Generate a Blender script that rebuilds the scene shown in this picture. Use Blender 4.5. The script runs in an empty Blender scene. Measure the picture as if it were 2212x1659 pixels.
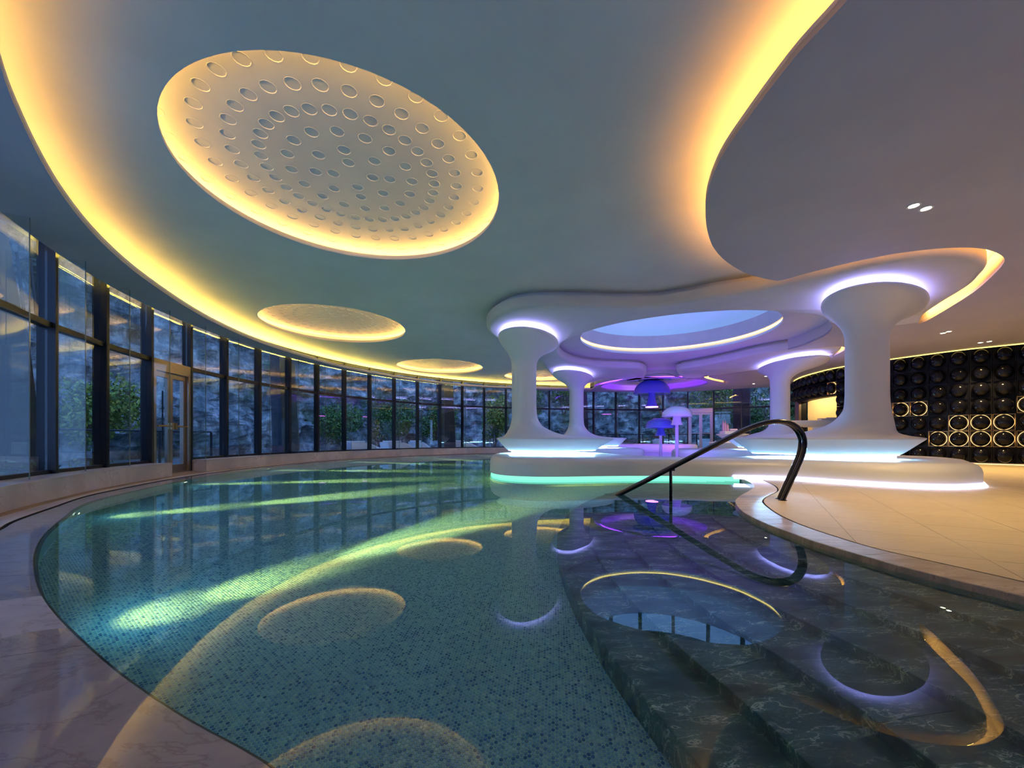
import bpy, bmesh, math, random
import numpy as np
from mathutils import Vector, Matrix
from mathutils.geometry import tessellate_polygon

random.seed(7)
SC = bpy.context.scene
COL = SC.collection
R = math.radians

# ------------------------------------------------------------------ camera
CAM_Z = 0.75                      # metres above the deck
FPX, CX, HY = 850.0, 1106.0, 946.0   # focal length / principal column / horizon row of a 2212 px wide frame
cd = bpy.data.cameras.new('camera')
cam = bpy.data.objects.new('camera', cd)
COL.objects.link(cam)
cam.location = (0, 0, CAM_Z)
cam.rotation_euler = (R(90), 0, 0)
cd.sensor_fit = 'HORIZONTAL'
cd.sensor_width = 36.0
cd.lens = FPX / 2212.0 * 36.0
cd.shift_y = (HY - 829.5) / 2212.0
cd.clip_start = 0.05
cd.clip_end = 300
SC.camera = cam

# ------------------------------------------------------------------ view, sky
vs = SC.view_settings
vs.view_transform = 'Standard'
vs.look = 'None'
vs.gamma = 1.0
vs.use_curve_mapping = False
vs.exposure = 0.30
SC.cycles.use_denoising = True
SC.cycles.max_bounces = 14
SC.cycles.diffuse_bounces = 5
SC.cycles.glossy_bounces = 6
SC.cycles.transmission_bounces = 8
SC.cycles.transparent_max_bounces = 24
SC.cycles.sample_clamp_indirect = 6.0
SC.cycles.blur_glossy = 0.3

W = bpy.data.worlds.new('dusk_sky')
SC.world = W
W.use_nodes = True
nt = W.node_tree
nt.nodes.clear()
wo = nt.nodes.new('ShaderNodeOutputWorld')
bg = nt.nodes.new('ShaderNodeBackground')
tc = nt.nodes.new('ShaderNodeTexCoord')
sx = nt.nodes.new('ShaderNodeSeparateXYZ')
rp = nt.nodes.new('ShaderNodeValToRGB')
rp.color_ramp.elements[0].position = 0.0
rp.color_ramp.elements[0].color = (0.24, 0.46, 1.0, 1)
rp.color_ramp.elements[1].position = 0.9
rp.color_ramp.elements[1].color = (0.15, 0.34, 0.90, 1)
nt.links.new(tc.outputs['Generated'], sx.inputs[0])
nt.links.new(sx.outputs['Z'], rp.inputs[0])
nt.links.new(rp.outputs[0], bg.inputs[0])
bg.inputs[1].default_value = 2.1
nt.links.new(bg.outputs[0], wo.inputs[0])

WARM = (1.0, 0.56, 0.14)
GOLD = (1.0, 0.52, 0.11)
VIOLET = (0.36, 0.34, 1.0)
ICE = (0.36, 0.72, 1.0)
PURPLE = (0.22, 0.03, 1.0)
POOLBEAM = (1.0, 0.86, 0.20)
L_COVE, L_DISH, L_HEAD, L_SKY = 20.0, 40.0, 80.0, 4.5
L_RING, L_NECK, L_SLIT, L_BASE = 28.0, 12.0, 85.0, 5.0
L_PURPLE, L_MINT = 14.0, 1.0
P_BEAM, P_DOWN = 1750.0, 165.0

# ------------------------------------------------------------------ heights (m)
Z_SOF, Z_CEIL, Z_LIP = 3.30, 3.62, 3.385
Z_WATER, Z_POOL = -0.04, -0.85
Z_SILL = 0.25
Z_PL = 0.37          # plinth tops

def at(px, py, z):
    """photo pixel -> point on the horizontal plane z"""
    Y = FPX * (z - CAM_Z) / (HY - py)
    return ((px - CX) / FPX * Y, Y)

def atd(px, py, Y):
    """photo pixel -> point at depth Y"""
    return ((px - CX) / FPX * Y, Y, CAM_Z + (HY - py) / FPX * Y)

def spline(pts, step=0.12, closed=False):
    """centripetal-ish Catmull-Rom through pts, resampled at about `step`"""
    P = [np.array(p, float) for p in pts]
    n = len(P)
    out = []
    segs = n if closed else n - 1
    for i in range(segs):
        if closed:
            p0, p1, p2, p3 = P[(i - 1) % n], P[i], P[(i + 1) % n], P[(i + 2) % n]
        else:
            p1, p2 = P[i], P[i + 1]
            p0 = P[i - 1] if i > 0 else 2 * p1 - p2
            p3 = P[i + 2] if i + 2 < n else 2 * p2 - p1
        d0, d1, d2 = [max(1e-6, np.linalg.norm(b - a)) ** 0.5 for a, b in ((p0, p1), (p1, p2), (p2, p3))]
        m1 = (p1 - p0) / d0 - (p2 - p0) / (d0 + d1) + (p2 - p1) / d1
        m2 = (p2 - p1) / d1 - (p3 - p1) / (d1 + d2) + (p3 - p2) / d2
        m1 *= d1
        m2 *= d1
        k = max(1, int(round(np.linalg.norm(p2 - p1) / step)))
        for j in range(k):
            t = j / k
            t2, t3 = t * t, t * t * t
            out.append((2 * t3 - 3 * t2 + 1) * p1 + (t3 - 2 * t2 + t) * m1 + (-2 * t3 + 3 * t2) * p2 + (t3 - t2) * m2)
    if not closed:
        out.append(P[-1])
    return [tuple(p) for p in out]

def normals2(pts, closed):
    """left-hand normals of a 2-D polyline"""
    A = np.array(pts)
    n = len(A)
    N = np.zeros((n, 2))
    for i in range(n):
        a = A[(i - 1) % n] if (closed or i > 0) else A[i]
        b = A[(i + 1) % n] if (closed or i < n - 1) else A[i]
        d = b - a
        l = np.linalg.norm(d) or 1
        N[i] = (-d[1] / l, d[0] / l)
    return N

def offset(pts, d, closed=False):
    N = normals2(pts, closed)
    return [(p[0] + n[0] * d, p[1] + n[1] * d) for p, n in zip(pts, N)]

def area2(pts):
    A = np.array(pts)
    x, y = A[:, 0], A[:, 1]
    return 0.5 * float(np.sum(x * np.roll(y, -1) - np.roll(x, -1) * y))

def ccw(pts):
    return list(pts) if area2(pts) > 0 else list(pts)[::-1]

def inside(pt, poly):
    x, y = pt
    c = False
    j = len(poly) - 1
    for i in range(len(poly)):
        xi, yi = poly[i]
        xj, yj = poly[j]
        if (yi > y) != (yj > y) and x < (xj - xi) * (y - yi) / (yj - yi) + xi:
            c = not c
        j = i
    return c

def tri_fill(loops):
    """triangulate nested loops (first the outline, then holes) -> triangles of flat indices"""
    return tessellate_polygon([[Vector((p[0], p[1], 0)) for p in l] for l in loops])

class MB:
    """collects vertices and faces, then links ONE mesh object"""
    def __init__(self):
        self.v, self.f = [], []
    def add(self, vs, fs):
        b = len(self.v)
        self.v += [tuple(float(c) for c in p) for p in vs]
        self.f += [tuple(i + b for i in f) for f in fs]
        return self
    def box(self, c, s, rz=0.0, M=None):
        cx, cy, cz = c
        hx, hy, hz = s[0] / 2, s[1] / 2, s[2] / 2
        ca, sa = math.cos(rz), math.sin(rz)
        vs = []
        for dz in (-hz, hz):
            for dx, dy in ((-hx, -hy), (hx, -hy), (hx, hy), (-hx, hy)):
                vs.append((cx + dx * ca - dy * sa, cy + dx * sa + dy * ca, cz + dz))
        return self.add(vs, [(3, 2, 1, 0), (4, 5, 6, 7), (0, 1, 5, 4), (1, 2, 6, 5), (2, 3, 7, 6), (3, 0, 4, 7)])
    def strip(self, rings, closed=False, cap=False):
        """loft equal-length rows of points"""
        n = len(rings[0])
        vs = [p for r in rings for p in r]
        fs = []
        for k in range(len(rings) - 1):
            for i in range(n if closed else n - 1):
                j = (i + 1) % n
                fs.append((k * n + i, k * n + j, (k + 1) * n + j, (k + 1) * n + i))
        if cap:
            fs.append(tuple(range(n))[::-1])
            fs.append(tuple((len(rings) - 1) * n + i for i in range(n)))
        return self.add(vs, fs)
    def fill(self, loops, z, up=True):
        vs = [(p[0], p[1], z) for l in loops for p in l]
        t = tri_fill(loops)
        fs = []
        for a, b, c in t:
            A, B, C = vs[a], vs[b], vs[c]
            s = (B[0] - A[0]) * (C[1] - A[1]) - (B[1] - A[1]) * (C[0] - A[0])
            if abs(s) < 1e-12:
                continue
            fs.append((a, b, c) if (s > 0) == up else (c, b, a))
        return self.add(vs, fs)
    def prism(self, outline, z0, z1):
        o = ccw(outline)
        self.fill([o], z1, True)
        self.fill([o], z0, False)
        return self.strip([[(p[0], p[1], z0) for p in o], [(p[0], p[1], z1) for p in o]], True)
    def tube(self, pts, r, n=10, cap=True, rr=None):
        P = [Vector(p) for p in pts]
        rings = []
        up = Vector((0, 0, 1))
        ref = None
        for i, p in enumerate(P):
            d = (P[min(i + 1, len(P) - 1)] - P[max(i - 1, 0)]).normalized()
            if ref is None:
                ref = d.orthogonal().normalized()
            a = (ref - d * ref.dot(d))
            a = a.normalized() if a.length > 1e-6 else d.orthogonal().normalized()
            ref = a
            b = d.cross(a)
            q = rr[i] if rr else r
            rings.append([tuple(p + (a * math.cos(2 * math.pi * k / n) + b * math.sin(2 * math.pi * k / n)) * q) for k in range(n)])
        return self.strip(rings, True, cap)
    def lathe(self, prof, c=(0, 0), n=32, cap=False):
        rings = [[(c[0] + r * math.cos(2 * math.pi * k / n), c[1] + r * math.sin(2 * math.pi * k / n), z) for k in range(n)] for r, z in prof]
        return self.strip(rings, True, cap)
    def mesh(self, name, smooth=None):
        me = bpy.data.meshes.new(name)
        me.from_pydata(self.v, [], self.f)
        me.update()
        if smooth is not None:
            me.polygons.foreach_set('use_smooth', [True] * len(me.polygons))
            if smooth < 180:
                me.set_sharp_from_angle(angle=R(smooth))
        return me
    def build(self, name, mat, parent=None, smooth=None, loc=None):
        me = self.mesh(name, smooth)
        return link(name, me, mat, parent, loc)

def link(name, me, mat, parent=None, loc=None, rot=None):
    if mat is not None and not me.materials:
        me.materials.append(mat)
    o = bpy.data.objects.new(name, me)
    COL.objects.link(o)
    if parent is not None:
        o.parent = parent
    if loc:
        o.location = loc
    if rot:
        o.rotation_euler = rot
    return o

def empty(name, loc=(0, 0, 0), rz=0.0, parent=None):
    o = bpy.data.objects.new(name, None)
    COL.objects.link(o)
    o.location = loc
    o.rotation_euler = (0, 0, rz)
    o.empty_display_size = 0.1
    if parent:
        o.parent = parent
    return o

def tag(o, label=None, cat=None, group=None, kind=None):
    if label:
        o['label'] = label
    if cat:
        o['category'] = cat
    if group:
        o['group'] = group
    if kind:
        o['kind'] = kind
    return o

def struct(o):
    o['kind'] = 'structure'
    return o

def fix_normals(o):
    bm = bmesh.new()
    bm.from_mesh(o.data)
    bmesh.ops.remove_doubles(bm, verts=bm.verts, dist=1e-5)
    bmesh.ops.recalc_face_normals(bm, faces=bm.faces)
    bm.to_mesh(o.data)
    bm.free()
    return o

# ------------------------------------------------------------------ materials
def new_mat(name):
    m = bpy.data.materials.new(name)
    m.use_nodes = True
    n = m.node_tree.nodes
    return m, m.node_tree, n['Principled BSDF'], n['Material Output']

def N(nt, t, **kw):
    n = nt.nodes.new(t)
    for k, v in kw.items():
        if isinstance(k, str) and hasattr(n, k):
            setattr(n, k, v)
    return n

def ramp(nt, fac, stops):
    r = nt.nodes.new('ShaderNodeValToRGB')
    e = r.color_ramp.elements
    while len(e) < len(stops):
        e.new(0.5)
    for i, (p, c) in enumerate(stops):
        e[i].position = p
        e[i].color = (*c, 1) if len(c) == 3 else c
    nt.links.new(fac, r.inputs[0])
    return r.outputs[0]

def noise(nt, scale, detail=3, rough=0.55, vec=None, dist=0.0):
    n = nt.nodes.new('ShaderNodeTexNoise')
    n.inputs['Scale'].default_value = scale
    n.inputs['Detail'].default_value = detail
    n.inputs['Roughness'].default_value = rough
    n.inputs['Distortion'].default_value = dist
    if vec is None:
        g = nt.nodes.new('ShaderNodeNewGeometry')
        vec = g.outputs['Position']
    nt.links.new(vec, n.inputs['Vector'])
    return n.outputs['Fac']

def mapped(nt, scale=(1, 1, 1), rot=(0, 0, 0)):
    g = nt.nodes.new('ShaderNodeNewGeometry')
    m = nt.nodes.new('ShaderNodeMapping')
    m.inputs['Scale'].default_value = scale
    m.inputs['Rotation'].default_value = rot
    nt.links.new(g.outputs['Position'], m.inputs['Vector'])
    return m.outputs[0]

def bump(nt, b, fac, strength=0.2, dist=0.01):
    n = nt.nodes.new('ShaderNodeBump')
    n.inputs['Strength'].default_value = strength
    n.inputs['Distance'].default_value = dist
    nt.links.new(fac, n.inputs['Height'])
    nt.links.new(n.outputs[0], b.inputs['Normal'])

def mixc(nt, fac, a, b, mode='MIX'):
    m = nt.nodes.new('ShaderNodeMix')
    m.data_type = 'RGBA'
    m.blend_type = mode
    if hasattr(fac, 'type'):
        nt.links.new(fac, m.inputs[0])
    else:
        m.inputs[0].default_value = fac
    for s, i in ((a, 6), (b, 7)):
        if hasattr(s, 'type'):
            nt.links.new(s, m.inputs[i])
        else:
            m.inputs[i].default_value = (*s, 1)
    return m.outputs[2]

def math_(nt, op, a, b=None):
    m = nt.nodes.new('ShaderNodeMath')
    m.operation = op
    for s, i in ((a, 0), (b, 1)):
        if s is None:
            continue
        if hasattr(s, 'type'):
            nt.links.new(s, m.inputs[i])
        else:
            m.inputs[i].default_value = s
    return m.outputs[0]

def simple(name, col, rough=0.5, metal=0.0, coat=0.0, nscale=None, namt=0.08, spec=0.5):
    m, nt, b, o = new_mat(name)
    b.inputs['Roughness'].default_value = rough
    b.inputs['Metallic'].default_value = metal
    b.inputs['Coat Weight'].default_value = coat
    b.inputs['Specular IOR Level'].default_value = spec
    if nscale:
        f = noise(nt, nscale, 4)
        lo = tuple(c * (1 - namt) for c in col)
        hi = tuple(min(1, c * (1 + namt)) for c in col)
        nt.links.new(ramp(nt, f, [(0.3, lo), (0.7, hi)]), b.inputs['Base Color'])
    else:
        b.inputs['Base Color'].default_value = (*col, 1)
    return m

def emit(name, col, strength):
    m = bpy.data.materials.new(name)
    m.use_nodes = True
    nt = m.node_tree
    nt.nodes.clear()
    e = nt.nodes.new('ShaderNodeEmission')
    e.inputs[0].default_value = (*col, 1)
    e.inputs[1].default_value = strength
    o = nt.nodes.new('ShaderNodeOutputMaterial')
    nt.links.new(e.outputs[0], o.inputs[0])
    return m

def pane_glass(name, tint=(0.93, 0.96, 0.97), ior=1.5, rough=0.0):
    """thin clear sheet: passes light straight through, mirrors by the Fresnel law"""
    m = bpy.data.materials.new(name)
    m.use_nodes = True
    nt = m.node_tree
    nt.nodes.clear()
    t = nt.nodes.new('ShaderNodeBsdfTransparent')
    t.inputs[0].default_value = (*tint, 1)
    g = nt.nodes.new('ShaderNodeBsdfGlossy')
    g.inputs['Roughness'].default_value = rough
    g.inputs[0].default_value = (1, 1, 1, 1)
    fr = nt.nodes.new('ShaderNodeFresnel')
    ge = nt.nodes.new('ShaderNodeNewGeometry')     # the far face of the sheet mirrors like the near one
    io = nt.nodes.new('ShaderNodeMath')
    io.operation = 'MULTIPLY_ADD'
    nt.links.new(ge.outputs['Backfacing'], io.inputs[0])
    io.inputs[1].default_value = 1.0 / ior - ior
    io.inputs[2].default_value = ior
    nt.links.new(io.outputs[0], fr.inputs[0])
    mx = nt.nodes.new('ShaderNodeMixShader')
    o = nt.nodes.new('ShaderNodeOutputMaterial')
    nt.links.new(fr.outputs[0], mx.inputs[0])
    nt.links.new(t.outputs[0], mx.inputs[1])
    nt.links.new(g.outputs[0], mx.inputs[2])
    nt.links.new(mx.outputs[0], o.inputs[0])
    return m

M = {}
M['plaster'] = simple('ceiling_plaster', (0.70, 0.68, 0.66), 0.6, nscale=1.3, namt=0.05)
M['soffit'] = simple('shade_toned_soffit_plaster', (0.46, 0.43, 0.47), 0.6, nscale=1.3, namt=0.05)  # soffit shade put into the plaster colour, darker than the ceiling
M['white'] = simple('white_solid_surface', (0.88, 0.88, 0.88), 0.32, nscale=0.8, namt=0.03)
M['dark_metal'] = simple('dark_bronze_metal', (0.035, 0.035, 0.04), 0.38, 0.6)
M['bronze'] = simple('brushed_bronze', (0.42, 0.34, 0.28), 0.33, 0.9, nscale=30, namt=0.1)
M['steel'] = simple('brushed_steel', (0.62, 0.58, 0.58), 0.28, 1.0, nscale=40, namt=0.08)
M['rail'] = simple('black_lacquer', (0.016, 0.012, 0.012), 0.2, 0.3, 0.6)
M['black_plate'] = simple('black_panel', (0.006, 0.006, 0.010), 0.45, spec=0.25)
M['black_ball'] = simple('black_gloss_ball', (0.006, 0.006, 0.010), 0.14, 0.0, 0.0, spec=0.25)
M['gold_frame'] = simple('gold_edge', (0.55, 0.36, 0.16), 0.3, 0.8)
M['cream'] = simple('cream_wall', (0.75, 0.60, 0.36), 0.6, nscale=2)
M['dark_wall'] = simple('dark_back_wall', (0.03, 0.03, 0.035), 0.6)
M['brown'] = simple('brown_strip', (0.36, 0.22, 0.13), 0.45, nscale=6, namt=0.2)
M['joint'] = simple('joint_mortar', (0.16, 0.13, 0.11), 0.8)
M['slot'] = simple('slot_black', (0.01, 0.01, 0.01), 0.7)
M['concrete'] = simple('blue_grey_concrete', (0.045, 0.055, 0.075), 0.7, nscale=2.5, namt=0.2)
M['terrace'] = simple('terrace_stone', (0.13, 0.14, 0.15), 0.6, nscale=3, namt=0.2)
M['red'] = simple('red_fabric', (0.7, 0.03, 0.02), 0.6, nscale=20)
M['rust'] = simple('rusty_stair_metal', (0.38, 0.20, 0.11), 0.6, nscale=8, namt=0.25)
M['lilac_tile'] = simple('lilac_basin_tile', (0.62, 0.50, 0.72), 0.25, nscale=5, namt=0.1)
M['fin_edge'] = simple('green_glass_edge', (0.16, 0.20, 0.19), 0.15)
M['sky_ring'] = simple('warm_lit_plaster', (0.56, 0.46, 0.45), 0.6, nscale=2)  # warm room light on the skylight ring wall, put into its colour
M['glass'] = pane_glass('window_glass')
M['fin_glass'] = pane_glass('fin_glass', (0.94, 0.97, 0.96))
M['rail_glass'] = pane_glass('railing_glass', (0.85, 0.92, 0.92))

# water: clear dielectric surface, very slightly rippled
def water_mat(name, rip, col):
    m = bpy.data.materials.new(name)
    m.use_nodes = True
    nt = m.node_tree
    nt.nodes.clear()
    g = nt.nodes.new('ShaderNodeBsdfGlass')
    g.inputs['IOR'].default_value = 1.33
    g.inputs['Roughness'].default_value = 0.0
    g.inputs['Color'].default_value = (*col, 1)
    o = nt.nodes.new('ShaderNodeOutputMaterial')
    f = noise(nt, 3.0, 2, 0.5)
    b = nt.nodes.new('ShaderNodeBump')
    b.inputs['Strength'].default_value = rip
    b.inputs['Distance'].default_value = 0.01
    nt.links.new(f, b.inputs['Height'])
    nt.links.new(b.outputs[0], g.inputs['Normal'])
    nt.links.new(g.outputs[0], o.inputs[0])
    return m
M['water'] = water_mat('pool_water', 0.02, (0.80, 0.97, 0.98))

def marble(name, base, vein, rough, vscale, thin, stretch=(1, 1, 1), rot=0.0, coat=0.0, cloud=0.25):
    m, nt, b, o = new_mat(name)
    v = mapped(nt, stretch, (0, 0, rot))
    f1 = noise(nt, vscale, 5, 0.6, v, 0.6)
    f2 = noise(nt, vscale * 2.7, 4, 0.6, v, 1.0)
    f3 = noise(nt, vscale * 0.6, 3, 0.5, v)
    r1 = math_(nt, 'ABSOLUTE', math_(nt, 'SUBTRACT', f1, 0.5))
    r2 = math_(nt, 'ABSOLUTE', math_(nt, 'SUBTRACT', f2, 0.47))
    v1 = ramp(nt, r1, [(0.0, (1, 1, 1)), (thin, (0, 0, 0))])
    v2 = ramp(nt, r2, [(0.0, (0.55,) * 3), (thin * 0.7, (0, 0, 0))])
    gate = ramp(nt, f3, [(0.42, (0, 0, 0)), (0.6, (1, 1, 1))])
    vv = mixc(nt, 1.0, mixc(nt, 1.0, v1, v2, 'ADD'), gate, 'MULTIPLY')
    lo = tuple(c * (1 - cloud) for c in base)
    hi = tuple(min(1, c * (1 + cloud)) for c in base)
    bc = ramp(nt, f3, [(0.3, lo), (0.7, hi)])
    nt.links.new(mixc(nt, vv, bc, vein), b.inputs['Base Color'])
    b.inputs['Roughness'].default_value = rough
    b.inputs['Coat Weight'].default_value = coat
    b.inputs['Coat IOR'].default_value = 1.33
    b.inputs['Coat Roughness'].default_value = 0.0
    return m
M['sill'] = marble('pink_marble', (0.60, 0.49, 0.46), (0.40, 0.27, 0.24), 0.35, 2.2, 0.012)
M['coping'] = marble('warm_stone', (0.55, 0.46, 0.36), (0.42, 0.34, 0.26), 0.22, 5.0, 0.03, (1, 4, 1), 0.5)
M['dark_marble'] = marble('dark_green_marble', (0.065, 0.13, 0.13), (0.62, 0.72, 0.62), 0.2, 5.2, 0.020, (1.0, 3.2, 1.0), 0.9, cloud=0.5)

# grey ledge marble: a water film lies on most of it, one patch has dried
def ledge_mat():
    m, nt, b, o = new_mat('wet_ledge_marble')
    v = mapped(nt, (1, 2.2, 1), (0, 0, 0.6))
    f1 = noise(nt, 1.6, 6, 0.65, v, 0.5)
    f2 = noise(nt, 9, 4, 0.6)
    ve = ramp(nt, math_(nt, 'ABSOLUTE', math_(nt, 'SUBTRACT', f1, 0.5)), [(0, (1, 1, 1)), (0.018, (0, 0, 0))])
    base = ramp(nt, f2, [(0.3, (0.47, 0.46, 0.51)), (0.7, (0.59, 0.58, 0.63))])
    col = mixc(nt, math_(nt, 'MULTIPLY', ve, 0.45), base, (0.22, 0.18, 0.18))
    # dried patch (world position, wavy outline)
    g = nt.nodes.new('ShaderNodeNewGeometry')
    mp = nt.nodes.new('ShaderNodeMapping')
    mp.vector_type = 'TEXTURE'
    mp.inputs['Location'].default_value = (-2.35, 1.62, 0)
    mp.inputs['Rotation'].default_value = (0, 0, R(28))
    mp.inputs['Scale'].default_value = (0.92, 0.30, 1)
    nt.links.new(g.outputs['Position'], mp.inputs[0])
    ln = nt.nodes.new('ShaderNodeVectorMath')
    ln.operation = 'LENGTH'
    fl = nt.nodes.new('ShaderNodeVectorMath')
    fl.operation = 'MULTIPLY'
    fl.inputs[1].default_value = (1, 1, 0)
    nt.links.new(mp.outputs[0], fl.inputs[0])
    nt.links.new(fl.outputs[0], ln.inputs[0])
    d = math_(nt, 'ADD', ln.outputs['Value'], math_(nt, 'MULTIPLY', math_(nt, 'SUBTRACT', noise(nt, 2.2, 2), 0.5), 0.9))
    wet = ramp(nt, d, [(0.99, (0, 0, 0)), (1.01, (1, 1, 1))])
    col = mixc(nt, wet, col, mixc(nt, 1.0, col, (0.62, 0.60, 0.62), 'MULTIPLY'))
    nt.links.new(col, b.inputs['Base Color'])
    nt.links.new(wet, b.inputs['Coat Weight'])
    b.inputs['Coat IOR'].default_value = 1.33
    b.inputs['Coat Roughness'].default_value = 0.0
    b.inputs['Roughness'].default_value = 0.45
    return m
M['ledge'] = ledge_mat()

# beige deck tile with fine ribs
def deck_mat():
    m, nt, b, o = new_mat('beige_ribbed_tile')
    f = noise(nt, 1.1, 4)
    f2 = noise(nt, 60, 2, 0.5, mapped(nt, (0.08, 1, 1), (0, 0, R(-32))))
    c = ramp(nt, f, [(0.3, (0.52, 0.42, 0.24)), (0.7, (0.60, 0.49, 0.29))])
    c = mixc(nt, 0.12, c, ramp(nt, f2, [(0.35, (0.30, 0.24, 0.15)), (0.65, (0.75, 0.66, 0.48))]))
    nt.links.new(c, b.inputs['Base Color'])
    b.inputs['Roughness'].default_value = 0.5
    w = nt.nodes.new('ShaderNodeTexWave')
    w.inputs['Scale'].default_value = 22
    nt.links.new(mapped(nt, (1, 1, 1), (0, 0, R(-32))), w.inputs[0])
    bump(nt, b, w.outputs['Fac'], 0.10, 0.004)
    return m
M['deck'] = deck_mat()

# penny mosaic
def mosaic(name, rnd):
    m, nt, b, o = new_mat(name)
    if rnd == 'object':
        r = nt.nodes.new('ShaderNodeObjectInfo').outputs['Random']
    else:
        r = nt.nodes.new('ShaderNodeNewGeometry').outputs['Random Per Island']
    c = ramp(nt, r, [(0.0, (0.05, 0.14, 0.40)), (0.16, (0.10, 0.26, 0.54)), (0.30, (0.22, 0.44, 0.66)), (0.8, (0.31, 0.56, 0.72)), (1.0, (0.44, 0.68, 0.76))])
    nt.links.new(c, b.inputs['Base Color'])
    b.inputs['Roughness'].default_value = 0.25
    return m
M['penny'] = mosaic('penny_mosaic', 'object')
M['penny_far'] = mosaic('penny_mosaic_field', 'island')
M['grout'] = simple('pool_grout', (0.44, 0.68, 0.66), 0.7, nscale=4, namt=0.1)

# far mosaic: the same tiles as a hexagonal cell pattern where single ones cannot be told apart
def far_mosaic(name):
    m, nt, b, o = new_mat(name)
    vo = nt.nodes.new('ShaderNodeTexVoronoi')
    vo.inputs['Scale'].default_value = 48
    vo.inputs['Randomness'].default_value = 0.25
    g = nt.nodes.new('ShaderNodeNewGeometry')
    nt.links.new(g.outputs['Position'], vo.inputs['Vector'])
    sp = nt.nodes.new('ShaderNodeSeparateColor')
    nt.links.new(vo.outputs['Color'], sp.inputs[0])
    c = ramp(nt, sp.outputs[0], [(0.0, (0.05, 0.14, 0.40)), (0.2, (0.15, 0.34, 0.58)), (0.5, (0.27, 0.52, 0.70)), (1.0, (0.40, 0.65, 0.75))])
    gr = ramp(nt, vo.outputs['Distance'], [(0.42, (0, 0, 0)), (0.5, (1, 1, 1))])
    nt.links.new(mixc(nt, gr, c, (0.34, 0.54, 0.50)), b.inputs['Base Color'])
    bump(nt, b, vo.outputs['Distance'], 0.5, 0.004)
    b.inputs['Roughness'].default_value = 0.3
    return m
M['mosaic'] = far_mosaic('penny_mosaic_distance')

def rock_mat():
    m, nt, b, o = new_mat('cliff_rock')
    f1 = noise(nt, 0.35, 6, 0.65)
    f2 = noise(nt, 2.2, 8, 0.7, mapped(nt, (1, 1, 0.45), (0.4, 0.5, 0)), 0.15)
    c = ramp(nt, f2, [(0.30, (0.05, 0.06, 0.07)), (0.48, (0.22, 0.24, 0.25)), (0.68, (0.66, 0.66, 0.64))])
    c2 = mixc(nt, ramp(nt, f1, [(0.52, (0, 0, 0)), (0.68, (1, 1, 1))]), c, (0.09, 0.13, 0.03))
    nt.links.new(c2, b.inputs['Base Color'])
    b.inputs['Roughness'].default_value = 0.85
    bump(nt, b, f2, 1.0, 0.25)
    return m
M['rock'] = rock_mat()

def leaf_mat(name, c0, c1, c2):
    m, nt, b, o = new_mat(name)
    r = nt.nodes.new('ShaderNodeNewGeometry').outputs['Random Per Island']
    nt.links.new(ramp(nt, r, [(0, c0), (0.6, c1), (1, c2)]), b.inputs['Base Color'])
    b.inputs['Roughness'].default_value = 0.55
    return m
M['leaf'] = leaf_mat('green_leaves', (0.02, 0.06, 0.012), (0.06, 0.16, 0.03), (0.20, 0.30, 0.04))
M['leaf_y'] = leaf_mat('yellow_green_leaves', (0.08, 0.13, 0.015), (0.19, 0.27, 0.03), (0.38, 0.40, 0.06))
M['bark'] = simple('bark', (0.09, 0.06, 0.04), 0.8, nscale=12, namt=0.3)

M['e_cove'] = emit('cove_light', GOLD, L_COVE)
M['e_cove_wide'] = emit('wide_soffit_cove_light', (1.0, 0.44, 0.09), 34.0)
M['e_dish'] = emit('dish_light', (1.0, 0.55, 0.13), L_DISH)
M['e_head'] = emit('window_head_light', (1.0, 0.80, 0.10), L_HEAD)
M['e_skylight'] = emit('skylight_cove_light', (1.0, 0.72, 0.24), L_SKY)
M['e_slit'] = emit('slit_light', (1.0, 0.43, 0.09), L_SLIT)
M['e_ring'] = emit('capital_ring_light', VIOLET, L_RING)
M['e_neck'] = emit('neck_light', ICE, L_NECK)
M['e_under'] = emit('table_under_light', (0.27, 0.62, 1.0), 190.0)
M['e_base'] = emit('plinth_base_light', (0.62, 0.62, 1.0), L_BASE)
M['e_mint'] = emit('underwater_light_band', (0.26, 0.95, 0.66), L_MINT)
M['e_purple'] = emit('purple_cove_light', PURPLE, L_PURPLE)
M['e_magenta'] = emit('magenta_spout_light', (0.85, 0.18, 1.0), 7.0)
M['e_down'] = emit('downlight_lens', (1.0, 0.82, 0.45), 22.0)
M['e_pool'] = emit('pool_lamp_lens', (1.0, 0.95, 0.70), 3.0)
M['e_bhead'] = emit('bubble_wall_head_light', (1.0, 0.72, 0.16), 3.0)
M['e_gold'] = emit('panel_back_light', (1.0, 0.62, 0.24), 2.2)

def lamp_spot(name, parent, loc, target, power, col, angle, blend=0.5, radius=0.03):
    ld = bpy.data.lights.new(name, 'SPOT')
    ld.energy = power
    ld.color = col
    ld.spot_size = R(angle)
    ld.spot_blend = blend
    ld.shadow_soft_size = radius
    o = bpy.data.objects.new(name, ld)
    COL.objects.link(o)
    o.location = loc
    d = Vector(target) - Vector(loc)
    o.rotation_euler = d.to_track_quat('-Z', 'Y').to_euler()
    if parent:
        o.parent = parent
    return o
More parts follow.
